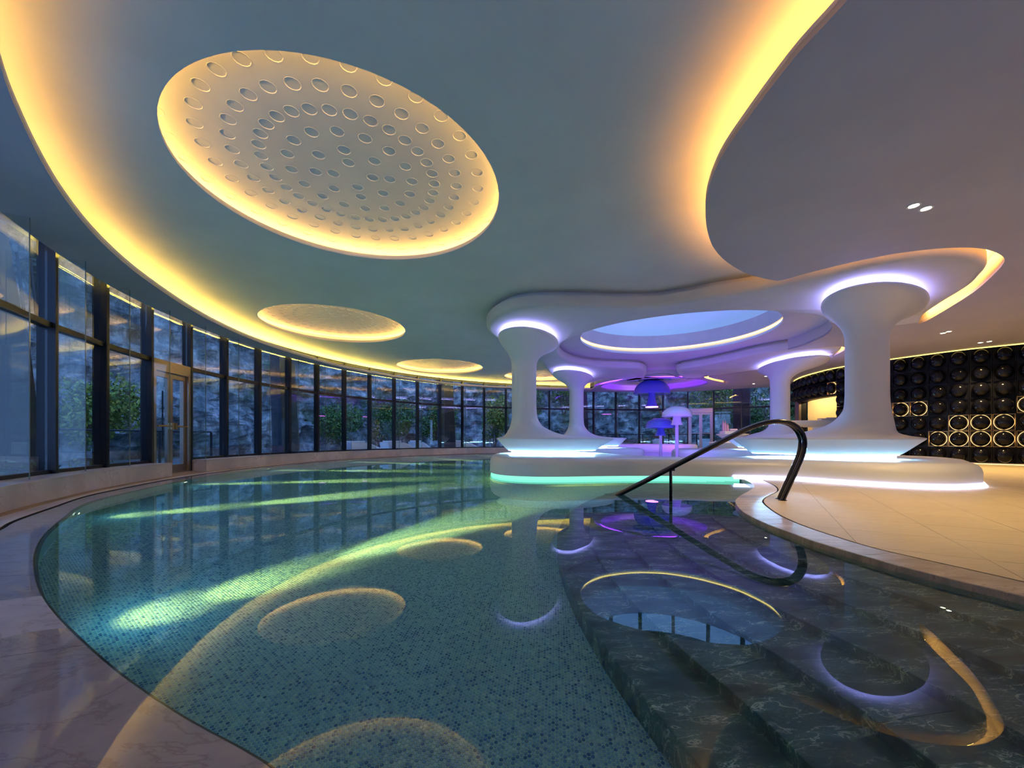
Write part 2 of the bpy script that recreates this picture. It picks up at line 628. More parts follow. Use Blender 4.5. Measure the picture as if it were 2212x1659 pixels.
# ================================================================== PLAN CURVES
# glass line: outer edge of the perimeter soffit, then the glass 0.18 m behind it
SOF_OUT_PX = [(103, 542), (218, 612), (318, 663), (405, 700), (484, 731), (557, 753.5), (622, 772), (684, 787), (743, 799.5), (798, 810), (851, 818), (901, 824.5), (950, 830), (998, 834.5), (1046, 838), (1093, 841), (1186, 844.5), (1282, 846.8), (1380, 848.2), (1432, 848), (1486, 846.5), (1542, 843.5), (1602, 839.5)]
G = [at(x, y, Z_SOF) for x, y in SOF_OUT_PX]
G = [(-3.6, 1.2), (-4.75, 2.7), (-5.7, 4.2)] + G + [(12.9, 19.6), (14.2, 18.9), (16.5, 18.4)]
# smooth the measured line a little
A = np.array(G)
for _ in range(2):
    A[1:-1] = 0.25 * A[:-2] + 0.5 * A[1:-1] + 0.25 * A[2:]
SOF_OUT = spline(A.tolist(), 0.15)
GLASS = offset(SOF_OUT, 0.18)          # direction of travel is away then right, so left = outside
SILL_IN = offset(SOF_OUT, -0.12)

LIP_PX = [(9, 169), (39, 253), (87.4, 346.6), (120.6, 404), (187, 499), (275, 578), (344, 625), (400, 663), (436, 683), (472, 702), (508.5, 719), (544.7, 734), (581, 747), (617, 759), (671, 776), (725.5, 791), (780, 802), (834, 812), (888.5, 820), (943, 827.6), (997, 833), (1051, 836.6), (1103.7, 838.6), (1159, 839.8), (1222, 841), (1275, 841)]
LIP = [at(x, y, Z_SOF) for x, y in LIP_PX]
A = np.array(LIP)
A[1:-1] = 0.25 * A[:-2] + 0.5 * A[1:-1] + 0.25 * A[2:]
LIP = [(1.95, -3.4), (1.3, -2.3), (0.4, -1.1), (-0.7, 0.05), (-1.7, 1.0), (-2.6, 1.86)] + A.tolist()
LIP = spline(LIP, 0.12)

COVE_R_PX = [(1831, 0), (1785, 50), (1727, 112), (1665.4, 189), (1611, 262), (1565, 328), (1542, 374), (1526.6, 424), (1524, 463), (1528.5, 501), (1542, 536), (1569, 565), (1611, 590), (1655, 603)]
COVE_R = spline([(1.95, -3.4), (1.98, -1.0), (1.97, 1.2)] + [at(x, y, Z_SOF) for x, y in COVE_R_PX], 0.10)

SLIT_OUT_PX = [(1680, 607), (1700, 602.5), (1760, 586), (1839, 567), (1931, 548.5), (2000, 539.5), (2042.6, 536), (2093.5, 535), (2130.5, 539), (2158, 548.6), (2170, 560), (2165, 573), (2140, 599.5), (2105, 629.6), (2047, 666.7), (2001, 693), (1984, 700)]
SLIT_OUT = spline([at(x, y, Z_SOF) for x, y in SLIT_OUT_PX], 0.10)

A_NEAR_PX = [(1075, 727), (1063.5, 717.5), (1060.4, 706.6), (1065, 697), (1079, 684.6), (1102.7, 673.7), (1134, 667.4), (1181, 664.6), (1243.8, 664.6), (1333.7, 667), (1410, 666), (1440, 662.6), (1494, 654.5), (1548.5, 644.5), (1584.7, 640), (1640, 631), (1700, 618), (1792.6, 597), (1885, 576), (1978, 562.5), (2047, 560), (2084, 565), (2105, 574), (2110, 585), (2098, 600), (2078, 621), (2033, 650), (1992, 681), (1984, 696.5)]
A_HOLE_PX = [(1774.5, 680), (1729, 675), (1693, 672), (1639, 669.5), (1584.7, 669.5), (1530.4, 672.5), (1470, 677.5), (1410.6, 685), (1349, 695), (1318, 701.5), (1278, 712), (1243.8, 723.8), (1223.4, 732.4), (1208.5, 741), (1201, 751), (1200, 762), (1207.7, 771.5), (1226, 782), (1257, 790), (1303, 794), (1349, 795.5), (1378, 797), (1389.5, 803), (1390, 812), (1379, 821), (1360, 822), (1337, 817), (1318, 816), (1303, 818), (1270.7, 827.5), (1240, 829), (1208, 820), (1193, 807), (1184, 794), (1176, 783), (1164, 775), (1120, 752), (1090, 738)]
HOLE_R_PX = [(1793, 695), (1797.5, 707), (1784, 724), (1760, 736), (1730, 748), (1702, 756)]

seamA = [(8.6, 8.95), (7.9, 9.0), (7.3, 8.85)]
aN = [at(x, y, Z_SOF) for x, y in A_NEAR_PX]
aH = [at(x, y, Z_SOF) for x, y in A_HOLE_PX]
h0 = at(1793, 695, Z_SOF)
SLAB_A = spline(aN, 0.14)[:-1] + spline([aN[-1]] + seamA + [h0], 0.3)[:-1] + spline([h0] + aH + [aN[0]], 0.14)[:-1]
nA0 = len(spline(aN, 0.14)) - 1
nA1 = nA0 + len(spline([aN[-1]] + seamA + [h0], 0.3)) - 1
wA = []
for i in range(len(SLAB_A)):
    if nA0 - 3 <= i <= nA1:
        wA.append(0.0)
    elif nA0 - 14 < i < nA0 - 3:
        wA.append((nA0 - 3 - i) / 11.0)
    elif nA1 < i < nA1 + 6:
        wA.append((i - nA1) / 6.0)
    else:
        wA.append(1.0)

B_NEAR_PX = [(1486, 819), (1473, 811), (1467, 804), (1470, 799), (1485, 796.5), (1530, 789), (1584.7, 778), (1639, 766.6), (1700, 757.5), (1729, 755.7), (1765, 752), (1797, 750.7), (1810, 753), (1810, 758.5), (1798, 766.6)]
bN = [at(x, y, Z_SOF) for x, y in B_NEAR_PX]
seamB = [(9.75, 13.1), (9.3, 14.4), (8.5, 15.6)]
SLAB_B = spline(bN, 0.14)[:-1] + spline([bN[-1]] + seamB + [bN[0]], 0.3)[:-1]
nB0 = len(spline(bN, 0.14)) - 1
wB = [1.0 if i < nB0 - 8 else max(0.0, (nB0 - 1 - i) / 7.0) for i in range(len(SLAB_B))]
wB[0:5] = [0.0, 0.25, 0.5, 0.75, 0.9]
B_SLIT_PX = [(1729, 754.3), (1765, 750.3), (1801, 748.5), (1822, 749.5), (1826, 754), (1818, 760), (1800, 769)]
B_SLIT = spline([at(x, y, Z_SOF) for x, y in B_SLIT_PX], 0.12)

BACK_FRONT = spline([bN[0], (6.75, 16.35), (6.2, 15.75), (5.75, 15.9), (5.35, 16.6), (4.9, 17.5), (4.45, 18.5), (4.2, 19.4), at(1278, 841, Z_SOF)], 0.15)
HOLE_R = spline([h0] + [at(x, y, Z_SOF) for x, y in HOLE_R_PX[1:]], 0.12)
DOME_C, DOME_R = (6.85, 19.25), 2.45

# ================================================================== CEILING
DISHES = [(-1.865, 4.62), (-4.52, 10.13), (-2.91, 15.99), (1.35, 18.35)]
DISH_R = 1.71
SKY_C, SKY_R = (4.45, 10.9), 2.52

def circle(c, r, n=64, ph=0.0):
    return [(c[0] + r * math.cos(2 * math.pi * k / n + ph), c[1] + r * math.sin(2 * math.pi * k / n + ph)) for k in range(n)]

mb = MB()
rect = [(-16, -5), (21, -5), (21, 27), (-16, 27)]
# clip the ceiling to just beyond the glass line
edge = offset(SOF_OUT, 0.5)
outl = ccw([(21, -5), (21, 24)] + [p for p in edge[::-1]] + [(-4.6, -5)])
mb.fill([outl] + [circle(c, DISH_R) for c in DISHES] + [circle(SKY_C, SKY_R, 96)], Z_CEIL, False)
struct(mb.build('ceiling', M['plaster']))

def slab(name, outline, w, prof, mat, parent=None, holes=(), top=True, smooth=40):
    """plate with a shaped edge: prof = [(outward offset, z) ...] from the underside up"""
    if area2(outline) < 0:
        outline, w = outline[::-1], list(w)[::-1]
    Nn = normals2(outline, True)
    m = MB()
    m.fill([outline] + list(holes), prof[0][1], False)
    rings = []
    for o, z in prof:
        rings.append([(p[0] - n[0] * o * k, p[1] - n[1] * o * k, z) for p, n, k in zip(outline, Nn, w)])
    m.strip(rings, True)
    for h in holes:
        hh = h if area2(h) > 0 else h[::-1]
        m.strip([[(p[0], p[1], prof[-1][1]) for p in hh], [(p[0], p[1], prof[0][1]) for p in hh]], True)
    if top:
        m.fill([[(p[0], p[1]) for p in rings[-1]]] + list(holes), prof[-1][1], True)
    o = m.build(name, mat, parent)
    fix_normals(o)
    o.data.polygons.foreach_set('use_smooth', [True] * len(o.data.polygons))
    o.data.set_sharp_from_angle(angle=R(smooth))
    return o

# perimeter soffit (left and back) and wide soffit (right), with their lit coves
i_end = min(range(len(SOF_OUT)), key=lambda i: (SOF_OUT[i][0] - LIP[-1][0]) ** 2 + (SOF_OUT[i][1] - LIP[-1][1]) ** 2)
soffL = LIP + SOF_OUT[:i_end + 1][::-1] + [(-3.6, -4.6), (1.95, -4.6)]
Z_STOP = 3.35
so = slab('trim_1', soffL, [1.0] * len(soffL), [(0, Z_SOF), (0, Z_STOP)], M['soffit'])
struct(so)

def lip_wall(path, side, parent, z0=Z_STOP - 0.005, z1=Z_LIP, th=0.03):
    a = path
    b = offset(path, side * th)
    m = MB()
    m.strip([[(p[0], p[1], z0) for p in a], [(p[0], p[1], z1) for p in a], [(p[0], p[1], z1) for p in b], [(p[0], p[1], z0) for p in b]])
    o = m.build('cove_lip', M['plaster'], parent)
    fix_normals(o)
    return o

def ribbon(path, d0, d1, z, name, mat, parent, zz=0.015, closed=False):
    """LED strip: low flat bar following a path"""
    a, b = offset(path, d0, closed), offset(path, d1, closed)
    if closed:
        a, b = a + a[:1], b + b[:1]
    m = MB()
    m.strip([[(p[0], p[1], z) for p in a], [(p[0], p[1], z + zz) for p in a], [(p[0], p[1], z + zz) for p in b], [(p[0], p[1], z) for p in b]])
    return m.build(name, mat, parent)

lip_wall(LIP, 1, so)
pe_, pq_ = LIP[-1], SOF_OUT[i_end]
MB().strip([[(pe_[0], pe_[1], Z_STOP), (pq_[0], pq_[1], Z_STOP)], [(pe_[0], pe_[1], Z_CEIL), (pq_[0], pq_[1], Z_CEIL)]]).build('cove_end', M['plaster'], so)
ribbon(LIP, 0.10, 0.135, Z_STOP, 'led_strip', M['e_cove'], so)
i_h = [i for i, p in enumerate(SOF_OUT) if p[1] > 5.6 and i <= i_end]
ribbon([SOF_OUT[i] for i in i_h], -0.06, -0.02, Z_STOP, 'head_led_strip', M['e_head'], so)

i0 = i_end
soffR = (COVE_R + SLIT_OUT + [aN[-1]] + spline([aN[-1]] + seamA + [h0], 0.3)[1:-1] + HOLE_R + B_SLIT + [bN[-1]]
         + spline([bN[-1]] + seamB + [bN[0]], 0.3)[1:-1] + BACK_FRONT + SOF_OUT[i0:] + [(21, 18.2), (21, -4.6), (1.95, -4.6)])
# drop coincident neighbours
cl = []
for p in soffR:
    if not cl or (p[0] - cl[-1][0]) ** 2 + (p[1] - cl[-1][1]) ** 2 > 1e-5:
        cl.append((float(p[0]), float(p[1])))
soffR = cl
S_SLIT_PX = [(1519.6, 813.6), (1523, 816.5), (1538.6, 821), (1562, 826), (1566.6, 829), (1575, 824.4), (1560, 821.5), (1542, 818), (1530, 814.5), (1533, 811), (1524, 810.8)]
S_SLIT = [at(x, y, Z_SOF) for x, y in S_SLIT_PX]
S_SLIT = S_SLIT if area2(S_SLIT) > 0 else S_SLIT[::-1]
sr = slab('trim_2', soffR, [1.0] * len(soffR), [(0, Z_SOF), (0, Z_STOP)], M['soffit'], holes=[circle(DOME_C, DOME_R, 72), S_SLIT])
struct(sr)
lip_wall(COVE_R, -1, sr)
ribbon(COVE_R, -0.10, -0.135, Z_STOP, 'led_strip', M['e_cove_wide'], sr)
i_h = [i for i, p in enumerate(SOF_OUT) if i >= i_end and p[0] < 13]
ribbon([SOF_OUT[i] for i in i_h], -0.06, -0.03, Z_STOP, 'head_led_strip', M['e_bhead'], sr)
# fascia closing the soffit edge up to the ceiling where it shows through the canopy opening
m = MB()
fa = HOLE_R
fb = offset(HOLE_R, -0.03)
m.strip([[(p[0], p[1], Z_STOP) for p in fa], [(p[0], p[1], Z_CEIL) for p in fa], [(p[0], p[1], Z_CEIL) for p in fb], [(p[0], p[1], Z_STOP) for p in fb]])
m.build('fascia', M['plaster'], sr, smooth=60)
for pth, d_ in ((SLIT_OUT, -0.02), (B_SLIT, -0.02)):      # upright faces closing the slits
    fb = offset(pth, d_)
    m = MB()
    m.strip([[(p[0], p[1], Z_STOP) for p in pth], [(p[0], p[1], Z_CEIL) for p in pth], [(p[0], p[1], Z_CEIL) for p in fb], [(p[0], p[1], Z_STOP) for p in fb]])
    m.build('fascia', M['plaster'], sr, smooth=60)
ss_ = S_SLIT + S_SLIT[:1]
m = MB()
m.strip([[(p[0], p[1], Z_STOP) for p in ss_], [(p[0], p[1], Z_CEIL) for p in ss_]])
m.build('fascia', M['plaster'], sr, smooth=60)
# ring recess round the hanging dome
m = MB()
m.lathe([(DOME_R, Z_STOP - 0.002), (DOME_R, Z_STOP + 0.04), (DOME_R + 0.03, Z_STOP + 0.04), (DOME_R + 0.03, Z_STOP)], DOME_C, 72)
m.build('recess_lip', M['plaster'], sr, smooth=50)
MB().lathe([(DOME_R + 0.32, Z_STOP - 0.001), (DOME_R + 0.32, Z_CEIL)], DOME_C, 72).build('recess_drum', M['plaster'], sr, smooth=60)
rr_ = circle(DOME_C, DOME_R + 0.10, 72)
ribbon(rr_, 0, -0.03, Z_STOP, 'purple_led_ring', M['e_purple'], sr, closed=True)
# light inside the crescent slit at the back
ribbon(S_SLIT[1:6], 0.02, 0.035, Z_STOP + 0.02, 'led_strip', M['e_slit'], sr)

PROF = [(0, Z_SOF), (0.05, Z_SOF + 0.010), (0.083, Z_SOF + 0.035), (0.10, Z_SOF + 0.085), (0.10, Z_SOF + 0.215), (-0.04, Z_SOF + 0.22), (-0.04, Z_CEIL - 0.002)]
ca = slab('cloud_canopy', SLAB_A, wA, PROF, M['plaster'], top=False, smooth=50)
tag(ca, 'white cloud-shaped canopy slab wrapping from the front right column round to the back left one', 'canopy')
cb = slab('cloud_canopy', SLAB_B, wB, PROF, M['plaster'], top=False, smooth=50)
tag(cb, 'white tongue-shaped canopy slab over the back right column beside the hanging dome', 'canopy')
# slit lights lying on the canopies' upper ledges
i1 = [i for i in range(nA0) if SLAB_A[i][0] > 4.8 and SLAB_A[i][1] < 9.4]
ribbon([SLAB_A[i] for i in i1], -0.085, -0.055, Z_SOF + 0.222, 'led_strip', M['e_slit'], ca)
i1 = [i for i in range(nB0) if SLAB_B[i][0] > 8.4]
ribbon([SLAB_B[i] for i in i1], -0.085, -0.055, Z_SOF + 0.222, 'led_strip', M['e_slit'], cb)

# ------------------------------------------------------------------ dotted dishes
Z_DISH = Z_CEIL + 0.21
DOT_R = 0.068
RING_SPEC = [(0.219, 4, -80.7), (0.413, 8, -80.8), (0.672, 16, -80.8), (0.933, 32, -92.1), (1.198, 32, -92.1), (1.46, 32, -92.0), (1.756, 32, -92.0)]
DOTS = [(r * math.cos(R(ph + 360.0 * k / n)), r * math.sin(R(ph + 360.0 * k / n))) for r, n, ph in RING_SPEC for k in range(n)]
zl = Z_CEIL
rim_m = MB().lathe([(DISH_R, 0), (DISH_R, 0.035), (DISH_R + 0.03, 0.04), (DISH_R + 0.03, 0.075), (DISH_R + 0.06, 0.075), (DISH_R + 0.06, 0.035), (DISH_R + 0.34, 0.035), (DISH_R + 0.36, 0.21)], (0, 0), 72).mesh('rim', 40)
pan = MB()
pan.fill([circle((0, 0), DISH_R + 0.37, 72)] + [circle(d, DOT_R, 12) for d in DOTS], 0.21, False)
pan_m = pan.mesh('dish_panel')
dot = MB()
dot.lathe([(DOT_R + 0.004, 0.0), (DOT_R + 0.002, -0.002), (DOT_R - 0.002, -0.001), (DOT_R - 0.004, 0.0045), (DOT_R * 0.6, 0.0045), (DOT_R * 0.25, 0.0035)], (0, 0), 12, cap=False)
dot.f.append(tuple(range(60, 72)))
dot_m = dot.mesh('dimple', 50)
led_m = MB().strip([[(r * math.cos(2 * math.pi * k / 72), r * math.sin(2 * math.pi * k / 72), z) for k in range(72)] for r, z in ((DISH_R + 0.33, 0.055), (DISH_R + 0.33, 0.095), (DISH_R + 0.338, 0.095), (DISH_R + 0.338, 0.055))], True).mesh('led_ring')
DISH_LABEL = ['largest glowing ceiling dish with dimple rings, nearest above the pool', 'second glowing ceiling dish with dimples, beside the curved window cove', 'third glowing ceiling dish, small and far above the back of the pool', 'fourth glowing ceiling dish half hidden behind the slim left columns']
for c, lb in zip(DISHES, DISH_LABEL):
    t = empty('ceiling_dish', (c[0], c[1], Z_CEIL))
    tag(t, lb, 'ceiling light', 'dotted ceiling dishes')
    link('rim', rim_m, M['plaster'], t)
    link('dish_panel', pan_m, M['plaster'], t)
    link('led_ring', led_m, M['e_dish'], t)
    for d in DOTS:
        link('dimple', dot_m, M['plaster'], t, (d[0], d[1], 0.21))

# ------------------------------------------------------------------ skylight
t = empty('skylight', (SKY_C[0], SKY_C[1], Z_CEIL))
tag(t, 'round skylight shaft with gold-lit rim inside the cloud canopy', 'skylight')
MB().lathe([(SKY_R, 0), (SKY_R, 0.06), (SKY_R + 0.14, 0.065), (SKY_R + 0.14, 0.20)], (0, 0), 96).build('lip', M['plaster'], t, 40)
MB().lathe([(SKY_R + 0.14, 0.20), (SKY_R + 0.05, 0.20), (SKY_R + 0.05, 0.27), (SKY_R + 0.065, 0.275), (SKY_R + 0.065, 0.62), (SKY_R + 0.25, 0.625)], (0, 0), 96).build('ring_wall', M['sky_ring'], t, 40)
MB().lathe([(SKY_R + 0.25, 0.62), (SKY_R + 0.25, 1.65)], (0, 0), 96).build('shaft_wall', M['white'], t, 40)
MB().strip([[((SKY_R + r) * math.cos(2 * math.pi * k / 96), (SKY_R + r) * math.sin(2 * math.pi * k / 96), z) for k in range(96)] for r, z in ((0.13, 0.17), (0.13, 0.196), (0.10, 0.196), (0.10, 0.17), (0.13, 0.17))], True).build('led_ring', M['e_skylight'], t)
MB().lathe([(SKY_R + 0.25, 1.65), (SKY_R + 0.25, 2.3)], (0, 0), 96).build('clerestory_glass', M['glass'], t, 40)
for k in range(16):
    a = 2 * math.pi * k / 16
    MB().box(((SKY_R + 0.25) * math.cos(a), (SKY_R + 0.25) * math.sin(a), 1.98), (0.08, 0.10, 0.70), a).build('mullion', M['dark_metal'], t)
MB().lathe([(SKY_R + 0.18, 2.28), (SKY_R + 0.18, 2.36), (SKY_R + 0.36, 2.36), (SKY_R + 0.36, 2.28), (SKY_R + 0.18, 2.28)], (0, 0), 96).build('roof_ring', M['dark_metal'], t, 40)
MB().fill([circle((0, 0), SKY_R + 0.2, 64)], 2.32, True).build('roof_glass', M['glass'], t)
for k in range(-2, 3):
    L = 2 * math.sqrt(max(0.1, (SKY_R + 0.2) ** 2 - (k * 0.9) ** 2))
    MB().box((k * 0.9, 0, 2.33), (0.06, L, 0.08)).build('roof_bar', M['dark_metal'], t)

# ------------------------------------------------------------------ recessed downlights
def downlight(px, py, lab, i, power=P_DOWN):
    x, y = at(px, py, Z_SOF)
    t = empty('downlight', (x, y, Z_SOF))
    tag(t, lab, 'downlight', 'recessed downlights')
    MB().lathe([(0.062, -0.001), (0.062, -0.006), (0.045, -0.006), (0.043, 0.012)], (0, 0), 20).build('trim_ring', M['white'], t, 40)
    mm = MB()
    mm.lathe([(0.043, -0.003), (0.02, -0.003)], (0, 0), 20)
    mm.f.append(tuple(range(20, 40)))
    mm.build('lens', M['e_down'], t)
    lamp_spot('lamp', t, (0, 0, -0.03), (0, 0, -3), power, (1.0, 0.68, 0.28), 110, 0.8, 0.04)
for i, (px, py, lb) in enumerate([(1974, 444, 'left lamp of the near downlight pair in the wide ceiling'), (2000.5, 450, 'right lamp of the near downlight pair in the wide ceiling'),
                                  (2037, 719.5, 'left lamp of the middle downlight pair right of the big column'), (2049.5, 716, 'right lamp of the middle downlight pair right of the big column'),
                                  (2118, 740, 'left lamp of the downlight pair close to the bubble wall'), (2137, 737.5, 'right lamp of the downlight pair close to the bubble wall'),
                                  (1628, 829, 'single downlight near the far windows, left of the back right column'), (1654, 813, 'single downlight half tucked behind the back right column')]):
    downlight(px, py, lb, i)
for x, y in ((7.6, 3.6), (10.2, 6.2), (11.5, 9.0)):      # unseen lamps without fixtures, added to light the deck
    p = lamp_spot('added_deck_light', None, (x, y, Z_SOF - 0.03), (x, y, 0), P_DOWN * 0.8, (1.0, 0.68, 0.28), 110, 0.8, 0.05)
# ================================================================== POOL, DECK
POOL_PX = [(586, 1659), (477, 1596), (397, 1552), (318, 1500.6), (238, 1441), (167, 1377), (107, 1314), (81.4, 1270), (72.7, 1230), (73.5, 1198.6), (91, 1159), (131, 1123), (194.7, 1084)]
off_far = [p for p in offset(SOF_OUT, -0.80) if p[1] > 6.6]
kk = min(range(len(off_far)), key=lambda i: abs(off_far[i][0] - 5.0) + (0 if off_far[i][1] > 15 else 50))
far_line = off_far[:kk:6]
POOL_E = spline([(2.55, -1.9), (1.5, -0.75), (0.5, 0.2)] + [at(x, y, Z_WATER) for x, y in POOL_PX] + far_line, 0.08)
SLOT_PX = [(0, 1137), (31, 1120), (120.5, 1089), (193, 1066)]
slot_far = [p for p in offset(SOF_OUT, -0.52) if p[1] > 6.3]
kk = min(range(len(slot_far)), key=lambda i: abs(slot_far[i][0] - 5.0) + (0 if slot_far[i][1] > 15 else 50))
SLOT = spline([(1.2, -3.0), (0.2, -1.9), (-1.2, -0.4), (-2.5, 1.0), (-3.6, 2.25)] + [at(x, y, 0) for x, y in SLOT_PX] + slot_far[:kk:6], 0.08)

def resample(path, n):
    A = np.array(path)
    s = np.r_[0, np.cumsum(np.linalg.norm(np.diff(A, axis=0), axis=1))]
    t = np.linspace(0, s[-1], n)
    return [(float(np.interp(q, s, A[:, 0])), float(np.interp(q, s, A[:, 1]))) for q in t]

def block(a, b, z0, z1, name, mat, parent, bev=0.004):
    """one stone between two short path pieces a (front edge) and b (back edge), with eased top edges"""
    ai, bi = [], []
    A0, B0 = a, b
    n = len(a)
    def lerp(p, q, d):
        v = np.array(q) - np.array(p)
        l = np.linalg.norm(v) or 1
        return tuple(np.array(p) + v / l * d)
    loop = list(a) + list(b)[::-1]
    c = np.mean(np.array(loop), axis=0)
    top = [lerp(a[i], b[i], bev) for i in range(n)] + [lerp(b[i], a[i], bev) for i in range(n)][::-1]
    m = MB()
    m.strip([[(p[0], p[1], z0) for p in loop], [(p[0], p[1], z1 - bev) for p in loop], [(p[0], p[1], z1) for p in top]], True)
    o = len(m.v) - 2 * n
    for i in range(n - 1):
        m.f.append((o + i, o + i + 1, o + 2 * n - 2 - i, o + 2 * n - 1 - i))
    ob = m.build(name, mat, parent)
    fix_normals(ob)
    return ob

def stone_ring(front, back, z0, z1, length, gap, name, mat, parent, imax=None):
    """row of stones between two equal-length paths"""
    A = np.array(front)
    s = np.r_[0, np.cumsum(np.linalg.norm(np.diff(A, axis=0), axis=1))]
    n = max(1, int(round(s[-1] / length)))
    Bk = np.array(back)
    def pt(P, q):
        return (float(np.interp(q, s, P[:, 0])), float(np.interp(q, s, P[:, 1])))
    for k in range(n):
        q0, q1 = s[-1] * k / n + gap / 2, s[-1] * (k + 1) / n - gap / 2
        m = max(2, int((q1 - q0) / 0.1) + 1)
        qs = np.linspace(q0, q1, m)
        block([pt(A, q) for q in qs], [pt(Bk, q) for q in qs], z0, z1, name, mat, parent)

# --- ledge the pool spills over, slot drain, marble margin, brown strip
nL = 320
pe, sl = resample(POOL_E, nL), resample(SLOT, nL)
ledge = empty('trim_3')
struct(ledge)
stone_ring(pe, sl, -0.16, -0.035, 1.35, 0.003, 'ledge_stone', M['ledge'], ledge)
m = MB()
m.strip([[(p[0], p[1], -0.17) for p in offset(pe, -0.02)], [(p[0], p[1], -0.05) for p in offset(pe, -0.01)], [(p[0], p[1], -0.05) for p in sl]])
m.build('bedding', M['joint'], ledge)
pe_w = resample(POOL_E, 260)
m = MB()
m.strip([[(p[0], p[1], Z_POOL - 0.05) for p in pe_w], [(p[0], p[1], -0.06) for p in pe_w]])
pw = m.build('wall_pool', M['mosaic'])
struct(pw)
sl2 = offset(sl, 0.026)
slot = struct(MB().strip([[(p[0], p[1], -0.037) for p in offset(sl, -0.003)], [(p[0], p[1], -0.10) for p in sl], [(p[0], p[1], -0.10) for p in offset(sl, 0.022)], [(p[0], p[1], -0.027) for p in offset(sl, 0.022)]]).build('trim_4', M['slot']))
n_in = [p for p in offset(SOF_OUT, -0.34)]
def nearest_on(path, p):
    A = np.array(path)
    return tuple(A[np.argmin(((A - np.array(p)) ** 2).sum(1))])
mid = resample(offset(sl2, 0.0), nL)
A = []
S_far = np.array(n_in)
n_in = [(0.6, -4.2), (-0.6, -2.9), (-1.9, -1.3), (-2.9, -0.1)] + n_in[2:]
n_in = spline(n_in[::3] + n_in[-1:], 0.03)
B_ = np.array([nearest_on(n_in, p) for p in sl2])
for _ in range(6):
    B_[1:-1] = 0.25 * B_[:-2] + 0.5 * B_[1:-1] + 0.25 * B_[2:]
br = [tuple(q) for q in B_.tolist()]
margin = empty('trim_5')
struct(margin)
stone_ring(sl2, br, -0.14, -0.025, 1.2, 0.003, 'margin_stone', M['sill'], margin)
sill_line = offset(br, 0.34)
m = MB()
m.strip([[(p[0], p[1], -0.027) for p in br], [(p[0], p[1], -0.002) for p in offset(sill_line, 0.1)]])
struct(m.build('floor', M['brown']))

# --- right-hand coping with the S-bend, drain line, steps
COP_PX = [(1598, 1032), (1606, 1035), (1622, 1043), (1629, 1051), (1619, 1059.5), (1596.6, 1072), (1588.5, 1081), (1592, 1092), (1606, 1106), (1629, 1119), (1661, 1133.6), (1706, 1149.7), (1757.5, 1169), (1822, 1188), (1918, 1215.6), (2047, 1249), (2212, 1288)]
COP = spline([at(x, y, 0) for x, y in COP_PX] + [(2.52, 1.0), (2.62, 0.0), (2.6, -2.0)], 0.06)
DRN_PX = [(1640, 1031), (1651, 1038.6), (1675, 1051), (1677.5, 1061), (1651, 1075.6), (1646.4, 1083), (1654.5, 1093), (1680, 1111), (1725, 1132), (1790, 1154.5), (1886, 1183.5), (1983, 1206), (2212, 1257.5)]
DRN = spline([at(x, y, 0) for x, y in DRN_PX] + [(2.85, 1.2), (2.95, 0.0), (2.95, -2.0)], 0.06)
nC = 240
cop, drn = resample(COP, nC), resample(DRN, nC)
cp = empty('trim_6')
struct(cp)
stone_ring(cop, drn, -0.18, 0.0, 0.9, 0.003, 'coping_stone', M['coping'], cp)
MB().strip([[(p[0], p[1], -0.2) for p in cop], [(p[0], p[1], -0.012) for p in offset(cop, 0.006)], [(p[0], p[1], -0.012) for p in drn]]).build('bedding', M['joint'], cp)
d2 = offset(drn, 0.016)
MB().strip([[(p[0], p[1], -0.012) for p in offset(drn, 0.0005)], [(p[0], p[1], -0.08) for p in offset(drn, 0.0005)], [(p[0], p[1], -0.08) for p in offset(d2, -0.0005)], [(p[0], p[1], -0.004) for p in offset(d2, -0.0005)]]).build('drain_slot', M['slot'], cp)

# deck tiles
PA_PX = [(1059, 1018), (1067, 1023), (1094, 1027), (1148, 1029.5), (1221, 1029.7), (1293, 1028.6), (1365, 1028), (1440, 1028), (1530, 1029.5), (1598, 1031), (1700, 1034), (1822, 1042), (1910, 1047.5), (1983, 1051), (2050, 1052.5), (2095, 1051), (2124, 1048)]
PA = spline([at(x, y, 0.03) for x, y in PA_PX] + [(7.62, 6.45), (8.35, 7.2), (8.75, 8.1), (8.4, 9.1), (7.2, 9.4), (5.9, 9.0), (4.9, 8.35), (4.0, 8.05), (3.2, 8.3), (2.7, 9.3), (2.2, 10.6), (1.3, 11.4), (0.3, 11.3), (-0.4, 10.4)], 0.10, True)
INNER = [(4.2, 8.2), (5.0, 10.2), (5.6, 12.0), (5.2, 13.6), (5.0, 15.0), (4.6, 18.2), (8.6, 18.0), (10, 17), (10.4, 12.5), (8.2, 9.2)]
deck_outline = d2 + [(21, -2.0), (21, 23), (16.5, 18.3)] + [p for p in offset(SOF_OUT, 0.1)[::-1] if p[0] > 4.2 and p[1] > 15][::4] + [(3.6, 18.6), (4.2, 12), (4.3, 7.4)]
deck_outline = [(float(p[0]), float(p[1])) for p in deck_outline]
if area2(deck_outline) < 0:
    deck_outline = deck_outline[::-1]
deck = struct(MB().fill([deck_outline], -0.006, True).build('floor', M['joint']))

